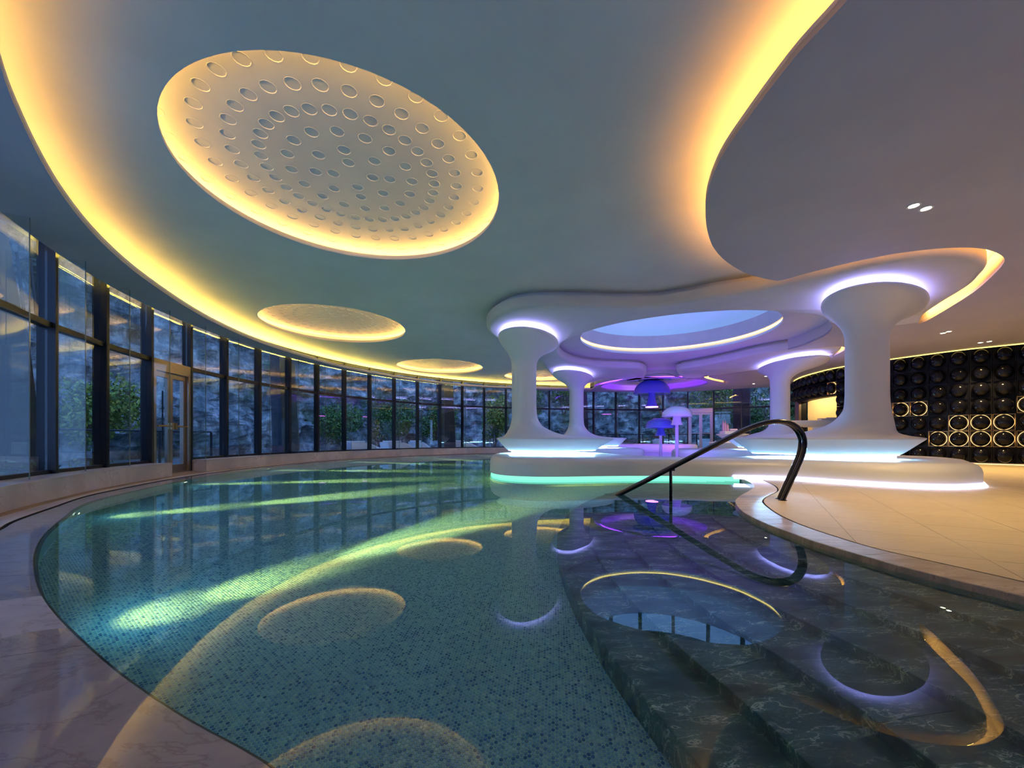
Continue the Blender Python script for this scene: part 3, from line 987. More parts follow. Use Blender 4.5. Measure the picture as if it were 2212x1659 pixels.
def clip_convex(subj, clip):
    """Sutherland-Hodgman: subject polygon clipped by a convex ccw polygon"""
    out = list(subj)
    for i in range(len(clip)):
        a, b = clip[i], clip[(i + 1) % len(clip)]
        inp, out = out, []
        if not inp:
            return []
        def side(p):
            return (b[0] - a[0]) * (p[1] - a[1]) - (b[1] - a[1]) * (p[0] - a[0])
        s = inp[-1]
        for e in inp:
            se, ss = side(e), side(s)
            if se >= 0:
                if ss < 0:
                    t = ss / (ss - se)
                    out.append((s[0] + t * (e[0] - s[0]), s[1] + t * (e[1] - s[1])))
                out.append(e)
            elif ss >= 0:
                t = ss / (ss - se)
                out.append((s[0] + t * (e[0] - s[0]), s[1] + t * (e[1] - s[1])))
            s = e
    return out

TW, TL, TR = 0.60, 0.60, R(-32)
ca_, sa_ = math.cos(TR), math.sin(TR)
full = MB()
g = 0.0016
hx, hy, bv = TW / 2 - g, TL / 2 - g, 0.0025
full.strip([[(-hx, -hy, -0.012), (hx, -hy, -0.012), (hx, hy, -0.012), (-hx, hy, -0.012)], [(-hx, -hy, -bv), (hx, -hy, -bv), (hx, hy, -bv), (-hx, hy, -bv)], [(-hx + bv, -hy + bv, 0), (hx - bv, -hy + bv, 0), (hx - bv, hy - bv, 0), (-hx + bv, hy - bv, 0)]], True)
full.f.append((8, 9, 10, 11))
full_m = full.mesh('deck_tile')
cells = []
for i in range(-60, 60):
    for j in range(-60, 60):
        u, v = (i + 0.5) * TW, (j + 0.5) * TL
        x, y = u * ca_ - v * sa_, u * sa_ + v * ca_
        if not (1.5 < x < 21.5 and -2.8 < y < 24):
            continue
        sq = [(x + a * hx * ca_ - b * hy * sa_, y + a * hx * sa_ + b * hy * ca_) for a, b in ((-1, -1), (1, -1), (1, 1), (-1, 1))]
        ins = [inside(p, deck_outline) for p in sq] + [inside((x, y), deck_outline)]
        mids = [inside(((sq[k][0] + sq[k - 1][0]) / 2, (sq[k][1] + sq[k - 1][1]) / 2), deck_outline) for k in range(4)]
        if not any(ins) and not any(mids):
            continue
        if all(inside(p, PA) for p in sq) or all(inside(p, INNER) for p in sq):
            continue
        px = CX + FPX * x / y if y > 0.5 else 9e9
        vis = 0 < px < 2260 and y > 1.4
        cells.append((0 if vis else 1, y * y + x * x * 0.3, x, y, sq, all(ins) and all(mids)))
cells.sort(key=lambda c: c[:2])
rest = MB()
for n_, (vis, _, x, y, sq, whole) in enumerate(cells):
    if n_ < 300 and whole:
        link('deck_tile', full_m, M['deck'], deck, (x, y, 0), (0, 0, TR))
        continue
    poly = sq if whole else clip_convex(deck_outline, sq)
    if len(poly) < 3 or abs(area2(poly)) < 0.003:
        continue
    tgt = MB() if n_ < 300 else rest
    if n_ < 300:
        tgt.fill([poly], 0.0, True)
        tgt.strip([[(p[0], p[1], -0.012) for p in poly], [(p[0], p[1], 0) for p in poly]], True)
        tgt.build('deck_tile', M['deck'], deck)
    else:
        tgt.fill([poly], 0.0, True)
tag(rest.build('tile_field', M['deck'], deck), kind='stuff')

# dark marble steps going down into the pool
steps = empty('pool_steps')
struct(steps)
ext = spline([(5.0, 9.0), (4.55, 8.0)] + COP, 0.08)
ext = np.array(resample(ext, 260))
for _ in range(60):
    ext[1:-1] = 0.25 * ext[:-2] + 0.5 * ext[1:-1] + 0.25 * ext[2:]
ext = [tuple(p) for p in ext.tolist()]
NST, STW, STH = 6, 0.305, 0.10
for k in range(NST):
    fr = offset(ext, -STW * (k + 1))
    bk = offset(ext, -STW * k + (0.05 if k else 0.15))
    z1 = Z_WATER - STH * (k + 1)
    stone_ring(fr, bk, z1 - (0.12 if k < NST - 1 else 0.24), z1, 1.15 + 0.1 * (k % 3), 0.003, 'step_stone', M['dark_marble'], steps)
STEP_EDGE = offset(ext, -STW * NST)

# pool floor: grout bed, penny tiles near the camera, printed mosaic far off
pool_out = ccw(resample(POOL_E, 140) + [(5.0, 18.5), (4.4, 8.0), (3.2, 6.0), (3.0, -2.0)])
def near_zone(x, y):
    return y < 5.2 and y > 1.0 and x > -3.6
zone = [(-3.7, 0.9), (0.95, 0.9), (0.95, 5.2), (-3.7, 5.2)]
pf = struct(MB().fill([pool_out, zone[::-1]], Z_POOL, True).build('floor', M['mosaic']))
MB().fill([[(-3.74, 0.86), (0.99, 0.86), (0.99, 5.24), (-3.74, 5.24)]], Z_POOL - 0.0025, True).build('grout_bed', M['grout'], pf)
PITCH, PR = 0.0180, 0.0079
prof = [(PR, -0.003), (PR, -0.0008), (PR - 0.0012, 0.0006)]
base_v = [(r * math.cos(2 * math.pi * k / 8), r * math.sin(2 * math.pi * k / 8), z) for r, z in prof for k in range(8)]
base_f = [(ring * 8 + k, ring * 8 + (k + 1) % 8, (ring + 1) * 8 + (k + 1) % 8, (ring + 1) * 8 + k) for ring in (1,) for k in range(8)] + [tuple(range(16, 24))]
pts = []
rows = int(4.3 / (PITCH * 0.866))
tr = R(24)
for j in range(-340, 340):
    for i in range(-340, 340):
        u, v = (i + 0.5 * (j % 2)) * PITCH, j * PITCH * 0.866
        x, y = -1.3 + u * math.cos(tr) - v * math.sin(tr), 3.0 + u * math.sin(tr) + v * math.cos(tr)
        if -3.69 < x < 0.94 and 0.91 < y < 5.19:
            pts.append((x, y))
P = np.array(pts)
pe_a = np.array(pool_out)
# keep what the pool contains
def inside_many(P, poly):
    poly = np.array(poly)
    c = np.zeros(len(P), bool)
    x, y = P[:, 0], P[:, 1]
    j = len(poly) - 1
    for i in range(len(poly)):
        xi, yi = poly[i]
        xj, yj = poly[j]
        t = ((yi > y) != (yj > y)) & (x < (xj - xi) * (y - yi) / ((yj - yi) or 1e-12) + xi)
        c ^= t
        j = i
    return c
P = P[inside_many(P, pool_out)]
# seen through the water surface: nearest in the picture first
order = np.argsort((P[:, 0] + 0.35) ** 2 * 0.8 + (P[:, 1] - 1.55) ** 2)
P = P[order]
penny_m = bpy.data.meshes.new('penny_tile')
penny_m.from_pydata(base_v, [], base_f)
penny_m.materials.append(M['penny'])
for x, y in P[:300]:
    o = bpy.data.objects.new('penny_tile', penny_m)
    COL.objects.link(o)
    o.parent = pf
    o.location = (float(x), float(y), Z_POOL)
Q = P[300:]
bv_ = np.array([v for v in base_v if True])[8:]
nv = 16
V = (Q[:, None, :] + bv_[None, :, :2])
Vz = np.broadcast_to(bv_[None, :, 2:] + Z_POOL, (len(Q), nv, 1))
V = np.concatenate([V, Vz], 2).reshape(-1, 3)
# 8 side quads + 1 octagon per tile
side = np.array([(k, (k + 1) % 8, 8 + (k + 1) % 8, 8 + k) for k in range(8)])
octa = np.arange(8, 16)
loops = np.concatenate([side.reshape(-1), octa])
nl = len(loops)
L = (np.arange(len(Q))[:, None] * nv + loops[None, :]).reshape(-1)
starts1 = np.concatenate([np.arange(8) * 4, [32]])
tot1 = np.array([4] * 8 + [8])
ST = (np.arange(len(Q))[:, None] * nl + starts1[None, :]).reshape(-1)
me = bpy.data.meshes.new('penny_field')
me.vertices.add(len(V))
me.vertices.foreach_set('co', V.reshape(-1).astype(np.float32))
me.loops.add(len(L))
me.loops.foreach_set('vertex_index', L.astype(np.int32))
me.polygons.add(len(ST))
me.polygons.foreach_set('loop_start', ST.astype(np.int32))
me.update(calc_edges=True)
me.validate()
tag(link('penny_field', me, M['penny_far'], pf), kind='stuff')

# water surface
wat = ccw(resample(offset(POOL_E, -0.002), 200) + [(4.9, 18.4), (4.4, 8.0), (4.4, 7.2), (4.0, 6.0), (3.3, 5.0), (2.75, 4.0), (2.7, 1.0), (2.75, -1.9)])
struct(MB().fill([wat], Z_WATER, True).build('water', M['water']))

# underwater lamps on the pool wall
def wall_point(px, py):
    """where the ray of a photo pixel meets the pool wall"""
    best = None
    for i, p in enumerate(POOL_E):
        if p[1] < 0.3:
            continue
        d = abs(p[0] / p[1] - (px - CX) / FPX)
        if best is None or d < best[0]:
            best = (d, i)
    return best[1]
A = np.array(POOL_E)
NP = normals2(POOL_E, False)
def pool_lamp(i, zl, lab, power, aim=None, drop=0.27, angle=30, dist=6.0):
    p, n = A[i], -NP[i]
    t = empty('pool_lamp', (p[0] + n[0] * 0.01, p[1] + n[1] * 0.01, zl), math.atan2(n[1], n[0]))
    tag(t, lab, 'pool light', 'underwater wall lamps')
    m = MB()
    ring = [[(x, r * math.cos(2 * math.pi * k / 20), r * math.sin(2 * math.pi * k / 20)) for k in range(20)] for x, r in ((0, 0.085), (0.02, 0.085), (0.028, 0.075), (0.02, 0.062))]
    m.strip(ring, True)
    m.build('bezel', M['steel'], t, 40)
    m = MB()
    m.strip([[(x, r * math.cos(2 * math.pi * k / 20), r * math.sin(2 * math.pi * k / 20)) for k in range(20)] for x, r in ((0.018, 0.062), (0.026, 0.03))], True)
    m.f.append(tuple(range(20, 40)))
    m.build('lens', M['e_pool'], t)
    tgt = (dist, 0, -dist * drop) if aim is None else aim
    for dz, an, k in ((0.13, 17, 2.4), (0.38, 30, 0.13), (0.95, 44, 0.022)):     # far throw, middle, foot of the wall
        lamp_spot('lamp', t, (0.06, 0, 0), (1.0, 0, -dz), power * k, POOLBEAM, an, 1.0, 0.03)
    lamp_spot('lamp_fill', t, (0.06, 0, 0), (dist, 0, -dist * 0.35), power * 0.005, (0.2, 0.75, 0.9), 150, 1.0, 0.05)
def idx_near(x, y):
    return int(np.argmin((A[:, 0] - x) ** 2 + (A[:, 1] - y) ** 2))
LAMPS = [((-2.45, 2.03), 'underwater lamp below the dried marble patch, source of the broad yellow-green beam', 1.0),
         ((-4.85, 4.45), 'underwater lamp at the left bend of the pool, first beam beside the window sill', 0.8),
         ((-6.2, 7.3), 'underwater lamp below the glass door bay, second thin beam', 0.8),
         ((-6.45, 10.4), 'underwater lamp on the far left pool wall past the glass door', 0.8),
         ((-6.0, 14.0), 'underwater lamp on the back pool wall below the third dish', 0.8),
         ((-4.4, 17.0), 'underwater lamp on the back pool wall, second from the left column', 0.8),
         ((-1.9, 19.3), 'underwater lamp on the back pool wall behind the left column', 0.6),
         ((0.2, 0.45), 'underwater lamp on the near pool wall at the foot of the view', 0.0)]
for (x, y), lb, k in LAMPS[:7]:
    pool_lamp(idx_near(x, y), -0.42, lb, P_BEAM * k)
# ================================================================== PLINTHS AND COLUMNS
PL_PROF = [(-0.10, 0.03), (0.0, 0.033), (0.0, 0.22), (-0.018, 0.285), (-0.06, 0.335), (-0.12, 0.362), (-0.20, Z_PL)]
def plinth(outline, label, group='white bench plinths'):
    o = slab('bench_plinth', outline, [1.0] * len(outline), PL_PROF, M['white'], smooth=60)
    tag(o, label, 'plinth', group)
    return o
PA = PA if area2(PA) > 0 else PA[::-1]
pA = plinth(PA, 'long low white plinth between the pool and the front columns, lit along its foot')
# light band at the foot: violet-white on the deck side, mint under water on the pool side
def sub_path(path, cond):
    n = len(path)
    ok = [cond(p) for p in path]
    s = next(i for i in range(n) if ok[i] and not ok[i - 1])
    out = []
    for k in range(n):
        if not ok[(s + k) % n]:
            break
        out.append(path[(s + k) % n])
    return out
foot = offset(PA, 0.012, True)     # ccw outline: left is inside
right_part = sub_path(PA, lambda p: p[0] > 3.98 and (p[1] < 8.0 or p[0] > 6.9))
left_part = sub_path(PA, lambda p: p[0] < 4.25 and p[1] < 10.9 and not (p[1] > 7.75 and p[0] > 1.2))
rp_o = offset(right_part, -0.014)
rp_i = offset(right_part, 0.06)
MB().strip([[(p[0], p[1], 0.001) for p in offset(right_part, -0.05)], [(p[0], p[1], 0.012) for p in offset(right_part, -0.05)], [(p[0], p[1], 0.066) for p in rp_o], [(p[0], p[1], 0.066) for p in offset(right_part, 0.004)]]).build('base_light', M['e_base'], pA)
lp = offset(left_part, 0.02)
MB().strip([[(p[0], p[1], -0.36) for p in lp], [(p[0], p[1], 0.03) for p in lp]]).build('underwater_light_band', M['e_mint'], pA)
MB().strip([[(p[0], p[1], Z_POOL - 0.05) for p in offset(left_part, 0.01)], [(p[0], p[1], -0.36) for p in offset(left_part, 0.01)]]).build('pool_side', M['mosaic'], pA)

P2 = spline([(4.95, 14.9), (4.75, 14.2), (4.0, 13.95), (2.8, 13.85), (1.4, 14.2), (0.9, 15.2), (1.4, 16.4), (2.8, 16.8), (4.2, 16.3), (4.85, 15.6)], 0.12, True)
p2 = plinth(P2, 'short white plinth around the foot of the back left column, beyond the purple basin')
P3 = spline([(5.72, 13.9), (5.85, 13.1), (6.6, 12.4), (7.8, 11.6), (9.2, 11.2), (10.2, 11.6), (10.5, 12.8), (9.8, 14.2), (8.2, 15.0), (6.6, 14.9), (5.9, 14.5)], 0.12, True)
p3_ = plinth(P3, 'white plinth around the foot of the back right column, right of the fountains')

def loft(name, secs, mat, parent, n=72, smooth=None, close_top=True, close_bot=True, sub=0):
    """secs: (z, cx, cy, rx, ry, rot_deg) in the parent's frame"""
    m = MB()
    rings = []
    for z, cx, cy, rx, ry, ro in secs:
        c, s = math.cos(R(ro)), math.sin(R(ro))
        rings.append([(cx + rx * math.cos(t) * c - ry * math.sin(t) * s, cy + rx * math.cos(t) * s + ry * math.sin(t) * c, z) for t in (2 * math.pi * k / n for k in range(n))])
    m.strip(rings, True)
    if close_bot:
        m.f.append(tuple(range(n))[::-1])
    if close_top:
        b = (len(rings) - 1) * n
        m.f.append(tuple(b + i for i in range(n)))
    return m.build(name, mat, parent, smooth)

def interp_secs(secs, step=0.05):
    """smooth interpolation between given sections (monotone in z)"""
    A = np.array(secs, float)
    z = A[:, 0]
    zs = [z[0]]
    for a, b in zip(z[:-1], z[1:]):
        k = max(1, int(math.ceil((b - a) / step)))
        zs += [a + (b - a) * (i + 1) / k for i in range(k)]
    # PCHIP-like
    out = [np.array(zs)]
    for c in range(1, A.shape[1]):
        y = A[:, c]
        d = np.diff(y) / np.diff(z)
        mm = np.zeros(len(y))
        mm[0], mm[-1] = d[0], d[-1]
        for i in range(1, len(y) - 1):
            if d[i - 1] * d[i] > 0:
                h0, h1 = z[i] - z[i - 1], z[i + 1] - z[i]
                w1, w2 = 2 * h1 + h0, h1 + 2 * h0
                mm[i] = (w1 + w2) / (w1 / d[i - 1] + w2 / d[i])
        r = []
        for q in zs:
            i = min(len(z) - 2, max(0, int(np.searchsorted(z, q, side='right')) - 1))
            h = z[i + 1] - z[i]
            t = (q - z[i]) / h
            r.append((2 * t**3 - 3 * t**2 + 1) * y[i] + (t**3 - 2 * t**2 + t) * h * mm[i] + (-2 * t**3 + 3 * t**2) * y[i + 1] + (t**3 - t**2) * h * mm[i + 1])
        out.append(np.array(r))
    return np.stack(out, 1).tolist()

def column(base, label, rim, cone, neck, shaft, cap, ring_power=None):
    """mushroom column: glowing neck, flared table, trunk, flared capital, light ring.
    rim/cone/neck/cap: (cx, cy, rx, ry, rot) world; shaft: [(z, cx, cy, rx, ry, rot)...] world"""
    bx, by = base
    t = empty('mushroom_column', (bx, by, Z_PL))
    tag(t, label, 'column', 'white mushroom columns')
    def L(z, e, k=1.0, grow=0.0):
        return (z - Z_PL, e[0] - bx, e[1] - by, e[2] * k + grow, e[3] * k + grow, e[4])
    loft('neck_light', [L(Z_PL, neck), L(0.455, neck)], M['e_neck'], t)
    under = interp_secs([L(0.45, neck, 1, -0.05), L(0.451, cone), L(0.47, cone, 1, 0.03), L(0.60, tuple((a + b) / 2 for a, b in zip(cone, rim)), 1, 0.02), L(0.69, rim, 1, -0.04), L(0.725, rim, 1, 0.0)], 0.03)
    up = [(z - Z_PL, a - bx, b - by, c, d, r) for z, a, b, c, d, r in shaft]
    lip = [L(0.735, rim, 1, 0.004), L(0.748, rim, 1, -0.004)]
    body = under + lip + interp_secs([L(0.752, rim, 1, -0.02)] + up, 0.05)
    loft('body', body, M['white'], t, 88, 55)
    loft('under_light', [L(0.449, cone, 1, -0.045), L(0.441, cone, 1, -0.045), L(0.441, cone, 1, -0.015), L(0.449, cone, 1, -0.015)], M['e_under'], t, 72, None, False, False)
    c = cap
    led = [(3.186 - Z_PL, c[0] - bx, c[1] - by, c[2] * k, c[3] * k, c[4]) for k in (1,)]
    z = 3.19 - Z_PL
    def cs(d, zz):
        return (zz, c[0] - bx, c[1] - by, c[2] + d, c[3] + d, c[4])
    loft('ring_light', [cs(-0.20, z), cs(-0.20, z + 0.022), cs(-0.16, z + 0.022), cs(-0.16, z)], M['e_ring'], t, 72, None, False, False)
    loft('cap_core', [cs(-0.30, z - 0.01), cs(-0.30, Z_SOF - Z_PL - 0.002)], M['white'], t, 72, 40, False, False)
    return t

def capsecs(tr, cap, zs=((2.45, 0.0), (2.60, 0.02), (2.72, 0.11), (2.84, 0.30), (2.94, 0.54), (3.02, 0.77), (3.07, 0.90), (3.11, 0.97), (3.15, 1.0), (3.175, 0.99), (3.185, 0.96))):
    """blend trunk ellipse into capital ellipse"""
    out = []
    for z, k in zs:
        kk = min(1, k * 1.0)
        out.append((z,) + tuple(a + (b - a) * kk for a, b in zip(tr, cap)))
    return out

# front right, the big one
tr4, cap4 = (6.40, 7.10, 0.305, 0.305, -51.7), (6.557, 7.137, 0.694, 1.43, -51.7)
column((6.4, 7.2), 'biggest white mushroom column, front right beside the handrail', (5.92, 7.55, 1.47, 0.82, -25.7), (5.92, 7.55, 1.14, 0.56, -25.7), (6.28, 7.45, 0.74, 0.46, -25.7),
       [(0.785, 6.04, 7.42, 1.08, 0.62, -25), (0.84, 6.15, 7.28, 0.74, 0.50, -25), (0.97, 6.31, 7.17, 0.49, 0.45, -25), (1.10, 6.365, 7.12, 0.39, 0.38, -30), (1.32, 6.40, 7.10, 0.318, 0.318, -40), (1.6, 6.40, 7.10, 0.305, 0.305, -51.7)] + capsecs(tr4, cap4), cap4)
# front left
tr1, cap1 = (0.30, 9.80, 0.305, 0.33, -15.6), (0.43, 9.803, 0.70, 1.286, -15.6)
column((0.35, 9.8), 'front left white mushroom column at the tip of the long plinth', (1.08, 9.85, 1.46, 1.10, 8), (1.0, 9.8, 1.10, 0.72, 8), (0.67, 9.8, 0.69, 0.5, 8),
       [(0.785, 0.66, 9.8, 0.89, 0.86, 4), (0.83, 0.55, 9.8, 0.72, 0.70, 0), (0.91, 0.45, 9.8, 0.565, 0.56, -4), (1.07, 0.35, 9.8, 0.39, 0.40, -8), (1.30, 0.31, 9.8, 0.315, 0.34, -14), (1.6, 0.30, 9.8, 0.305, 0.33, -14)] + capsecs(tr1, cap1), cap1)
# back left
tr2, cap2 = (2.49, 15.2, 0.272, 0.28, -23), (2.41, 15.428, 0.692, 1.56, -23.5)
column((2.49, 15.2), 'back left white mushroom column, slim, behind the front left one', (3.02, 15.25, 1.40, 0.85, 0), (3.0, 15.25, 1.12, 0.60, 0), (2.9, 15.2, 0.75, 0.4, 0),
       [(0.77, 2.72, 15.2, 1.14, 0.80, 0), (0.83, 2.62, 15.2, 0.70, 0.62, 0), (1.04, 2.52, 15.2, 0.40, 0.40, -6), (1.29, 2.49, 15.2, 0.29, 0.30, -12), (1.6, 2.49, 15.2, 0.272, 0.28, -12)] + capsecs(tr2, cap2), cap2)
# back right
tr3, cap3 = (8.65, 12.70, 0.272, 0.272, -13), (9.267, 13.084, 0.818, 1.628, -13)
column((8.65, 12.7), 'back right white mushroom column with the tilted oval capital', (8.55, 12.9, 1.42, 0.95, -10), (8.6, 12.85, 1.1, 0.66, -10), (8.7, 12.8, 0.8, 0.5, -10),
       [(0.77, 8.6, 12.8, 1.08, 0.85, -10), (0.85, 8.62, 12.75, 0.82, 0.72, -12), (0.99, 8.63, 12.72, 0.43, 0.42, -13), (1.14, 8.65, 12.7, 0.315, 0.315, -13), (1.4, 8.65, 12.7, 0.272, 0.272, -13)] + capsecs(tr3, cap3), cap3)

# rear bench closing the purple basin
RB = spline([(3.6, 18.9), (4.6, 18.35), (6.2, 18.15), (7.6, 17.85), (8.3, 17.75), (8.5, 18.1), (7.8, 18.55), (6.4, 19.0), (4.4, 19.3)], 0.15, True)
o = slab('rear_bench', RB if area2(RB) > 0 else RB[::-1], [1.0] * len(RB), [(0, 0.0), (0, 0.36), (-0.03, 0.43), (-0.09, 0.46), (-0.16, 0.47)], M['white'], smooth=60)
tag(o, 'curved low white wall closing the back of the purple basin', 'bench')

# purple basin
basin = [(3.9, 8.15), (3.0, 8.5), (2.5, 9.6), (2.0, 10.9), (0.6, 11.5), (0.4, 13.5), (1.6, 14.5), (4.4, 15.2), (4.4, 18.6), (8.8, 18.0), (7.6, 14.6), (6.1, 14.2), (6.2, 12.9), (8.6, 11.6), (8.6, 9.2), (7.0, 9.3), (5.4, 8.7)]
basin = ccw(basin)
bs = MB()
bs.fill([basin], 0.0, True)
bs.strip([[(p[0], p[1], 0.0) for p in basin], [(p[0], p[1], 0.15) for p in basin]], True)
struct(bs.build('floor', M['lilac_tile']))
struct(MB().fill([basin], 0.10, True).build('water', M['water']))
BL_ = ['basin floor lamp farthest to the left, at the end of the back left plinth', 'second basin floor lamp from the left, left of the short fountain pole', 'back basin floor lamp left of the short fountain pole', 'front basin floor lamp left of the short fountain pole', 'basin floor lamp just right of the short fountain pole', 'basin floor lamp just left of the tall fountain pole']
for k, (px, py) in enumerate([(1394, 977.5), (1403, 979), (1411, 978.2), (1414, 981), (1436, 981), (1449, 978)]):
    x, y = at(px, py, 0.10)
    t = empty('basin_lamp', (x, y, 0.0))
    tag(t, BL_[k], 'basin light', 'floor lamps in the purple basin')
    MB().lathe([(0.07, 0.0), (0.07, 0.02), (0.05, 0.025)], (0, 0), 16).build('bezel', M['steel'], t, 40)
    mm = MB().lathe([(0.05, 0.022), (0.02, 0.026)], (0, 0), 16)
    mm.f.append(tuple(range(16, 32)))
    mm.build('lens', M['e_magenta'], t)
for x, y, tx, ty in ((5.2, 11.4, 5.6, 14.5), (5.0, 16.4, 6.4, 19.0), (7.2, 16.9, 7.2, 19.4), (4.6, 10.2, 5.0, 12.5)):
    lamp_spot('basin_uplight', None, (x, y, 0.14), (tx, ty, 3.3), 190.0, PURPLE, 130, 1.0, 0.08)

# ------------------------------------------------------------------ mushroom fountains
def mushroom(name, x, y, zt, rcap, hcap, zbell, rb0, rb1, zbase, rp, label, mats):
    t = empty(name, (x, y, zbase))
    tag(t, label, 'fountain', 'mushroom fountains')
    h = zt - zbase
    prof = []
    for k in range(13):
        a = math.pi / 2 * k / 12
        prof.append((max(0.001, rcap * math.sin(a) ** 0.9), h - hcap + hcap * math.cos(a)))
    prof += [(rcap * 1.0, h - hcap - 0.02), (rcap * 0.97, h - hcap - 0.035), (rcap * 0.6, h - hcap + 0.03), (rb0, h - hcap + 0.04)]
    MB().lathe(prof, (0, 0), 40).build('cap', mats[0], t, 50)
    zb0, zb1 = h - hcap + 0.04, zbell - zbase
    pr = []
    for k in range(9):
        u = k / 8
        pr.append((rb0 + (rb1 - rb0) * u ** 2.2, zb0 + (zb1 - zb0) * u))
    pr += [(rb1 * 1.0, zb1 - 0.02), (rb1 * 0.85, zb1 - 0.02)]
    bell = MB().lathe(pr, (0, 0), 32)
    bell.f.append(tuple(range((len(pr) - 1) * 32, len(pr) * 32)))
    bell.build('bell', mats[1], t, 50)
    if rp:
        MB().lathe([(rp, 0.0), (rp, zb1)], (0, 0), 20).build('pole', mats[2], t, 50)
    return t, h, zb1
M['mush_white'] = simple('gloss_white_shell', (0.78, 0.76, 0.80), 0.18, coat=0.4)
M['mush_blue'] = simple('gloss_blue_shell', (0.10, 0.14, 0.62), 0.15, coat=0.5)
M['mush_pole'] = simple('lilac_pole', (0.75, 0.66, 0.80), 0.25)
x1, y1 = at(1427, 984.5, 0.10)
mushroom('mushroom_fountain', x1, y1, atd(1427, 903, y1)[2], 32 / FPX * y1, 20 / FPX * y1, atd(0, 940, y1)[2], 7 / FPX * y1, 11.5 / FPX * y1, 0.0, 3.2 / FPX * y1, 'shorter blue-capped mushroom fountain on a pole in the purple basin', (M['mush_blue'], M['mush_blue'], M['mush_pole']))
x2, y2 = at(1462, 987, 0.10)
mushroom('mushroom_fountain', x2, y2, atd(1462, 877.5, y2)[2], 31 / FPX * y2, 21 / FPX * y2, atd(0, 917, y2)[2], 8 / FPX * y2, 12 / FPX * y2, 0.0, 3.6 / FPX * y2, 'taller pale-capped mushroom fountain on a pole in the purple basin', (M['mush_white'], M['mush_white'], M['mush_pole']))
dx, dy = DOME_C
dx = (1408 - CX) / FPX * dy
td, h, zb = mushroom('hanging_dome', dx, dy, Z_CEIL - 0.02, 38 / FPX * dy, 30 / FPX * dy, atd(0, 877.5, dy)[2], 7.0 / FPX * dy, 13 / FPX * dy, 2.2, 0, 'blue dome spout hanging under the purple ceiling recess', (M['mush_blue'], M['mush_blue'], None))
MB().lathe([(13 / FPX * dy, zb - 0.02), (13 / FPX * dy, zb - 0.055), (0.05, zb - 0.06)], (0, 0), 32).build('spout_light', M['e_magenta'], td, 50)
MB().lathe([(0.9, Z_CEIL - 2.2), (0.88, Z_CEIL - 2.2 - 0.05), (0.3, Z_CEIL - 2.2 - 0.06)], (0, 0), 40).build('ceiling_plate', M['mush_blue'], td, 50)

# ------------------------------------------------------------------ handrail: two bent tubes and a post
t = empty('handrail', (*at(1682, 1079, 0), 0.0))
tag(t, 'black double-tube handrail bending from the deck down into the pool', 'handrail')
hb = t.location.copy()
RAIL = [(1308, 1083, 5.62), (1335, 1069, 5.5), (1390, 1041, 5.36), (1450, 1010, 5.22), (1510, 979, 5.1), (1570, 948, 5.0), (1610, 928, 4.94), (1640, 917, 4.90), (1665, 911.5, 4.87), (1690, 911, 4.84), (1710, 917, 4.82), (1725, 930, 4.80), (1733, 948, 4.79), (1733, 968, 4.78), (1727, 990, 4.78), (1716, 1015, 4.78), (1700, 1050, 4.78), (1687, 1078, 4.78)]
P3d = spline([atd(*r) for r in RAIL], 0.06)
for dy_, dx_ in ((-0.055, -0.018), (0.055, 0.018)):
    pts = [(p[0] + dx_ - hb.x, p[1] + dy_ - hb.y, max(p[2], -0.2)) for p in P3d]
    pts[-1] = (pts[-1][0], pts[-1][1], 0.0)
    tb_ = MB().tube(pts, 0.028, 14).build('tube', M['rail'], t, 60)
    MB().lathe([(0.045, 0.0), (0.045, 0.008), (0.025, 0.012)], (pts[-1][0], pts[-1][1]), 20).build('floor_flange', M['rail'], tb_, 40)
pp = atd(1449, 1012, 5.22)
m = MB().tube([(pp[0] - hb.x, pp[1] - hb.y, pp[2] - 0.02), (pp[0] - hb.x, pp[1] - hb.y, -0.66)], 0.02, 14)
m.build('post', M['rail'], t, 60)
MB().box((pp[0] - hb.x, pp[1] - hb.y, pp[2] - 0.012), (0.05, 0.14, 0.03)).build('bracket', M['rail'], t)

# ================================================================== WINDOW WALL
MULL_PX = [103, 218, 318, 405, 484, 557, 622.5, 684, 743, 798, 851, 901.5, 950.6, 998.5, 1045.8, 1092.6, 1139, 1186.4, 1234, 1282, 1330, 1380.6, 1432, 1485.8, 1542, 1602, 1665, 1732]
gl = np.array(GLASS)
def glass_at(px):
    u = (px - CX) / FPX
    f = gl[:, 0] - u * gl[:, 1]
    i = [k for k in range(len(f) - 1) if f[k] * f[k + 1] <= 0 and gl[k, 1] > 3]
    k = i[-1] if px > 600 else i[0]
    s = f[k] / (f[k] - f[k + 1])
    return gl[k] + s * (gl[k + 1] - gl[k])
MU = [tuple(glass_at(p)) for p in MULL_PX]
d0 = np.array(MU[0]) - np.array(gl[np.argmin(abs(gl[:, 1] - 4.2))])
pre = []
s0 = int(np.argmin(((gl - np.array(MU[0])) ** 2).sum(1)))
acc = 0
k = s0
while len(pre) < 2 and k > 0:
    acc += np.linalg.norm(gl[k] - gl[k - 1])
    k -= 1
    if acc >= 1.22:
        pre.append(tuple(gl[k]))
        acc = 0
MU = pre[::-1] + MU
iD1 = len(pre) + MULL_PX.index(318)
iD2 = len(pre) + MULL_PX.index(1485.8)
Z_TR, Z_TOP = 2.33, 3.58
sillb = empty('baseboard_left')
struct(sillb)
def local_box(m, x0, x1, y0, y1, z0, z1):
    m.box(((x0 + x1) / 2, (y0 + y1) / 2, (z0 + z1) / 2), (x1 - x0, y1 - y0, z1 - z0))
    return m
wn = 0
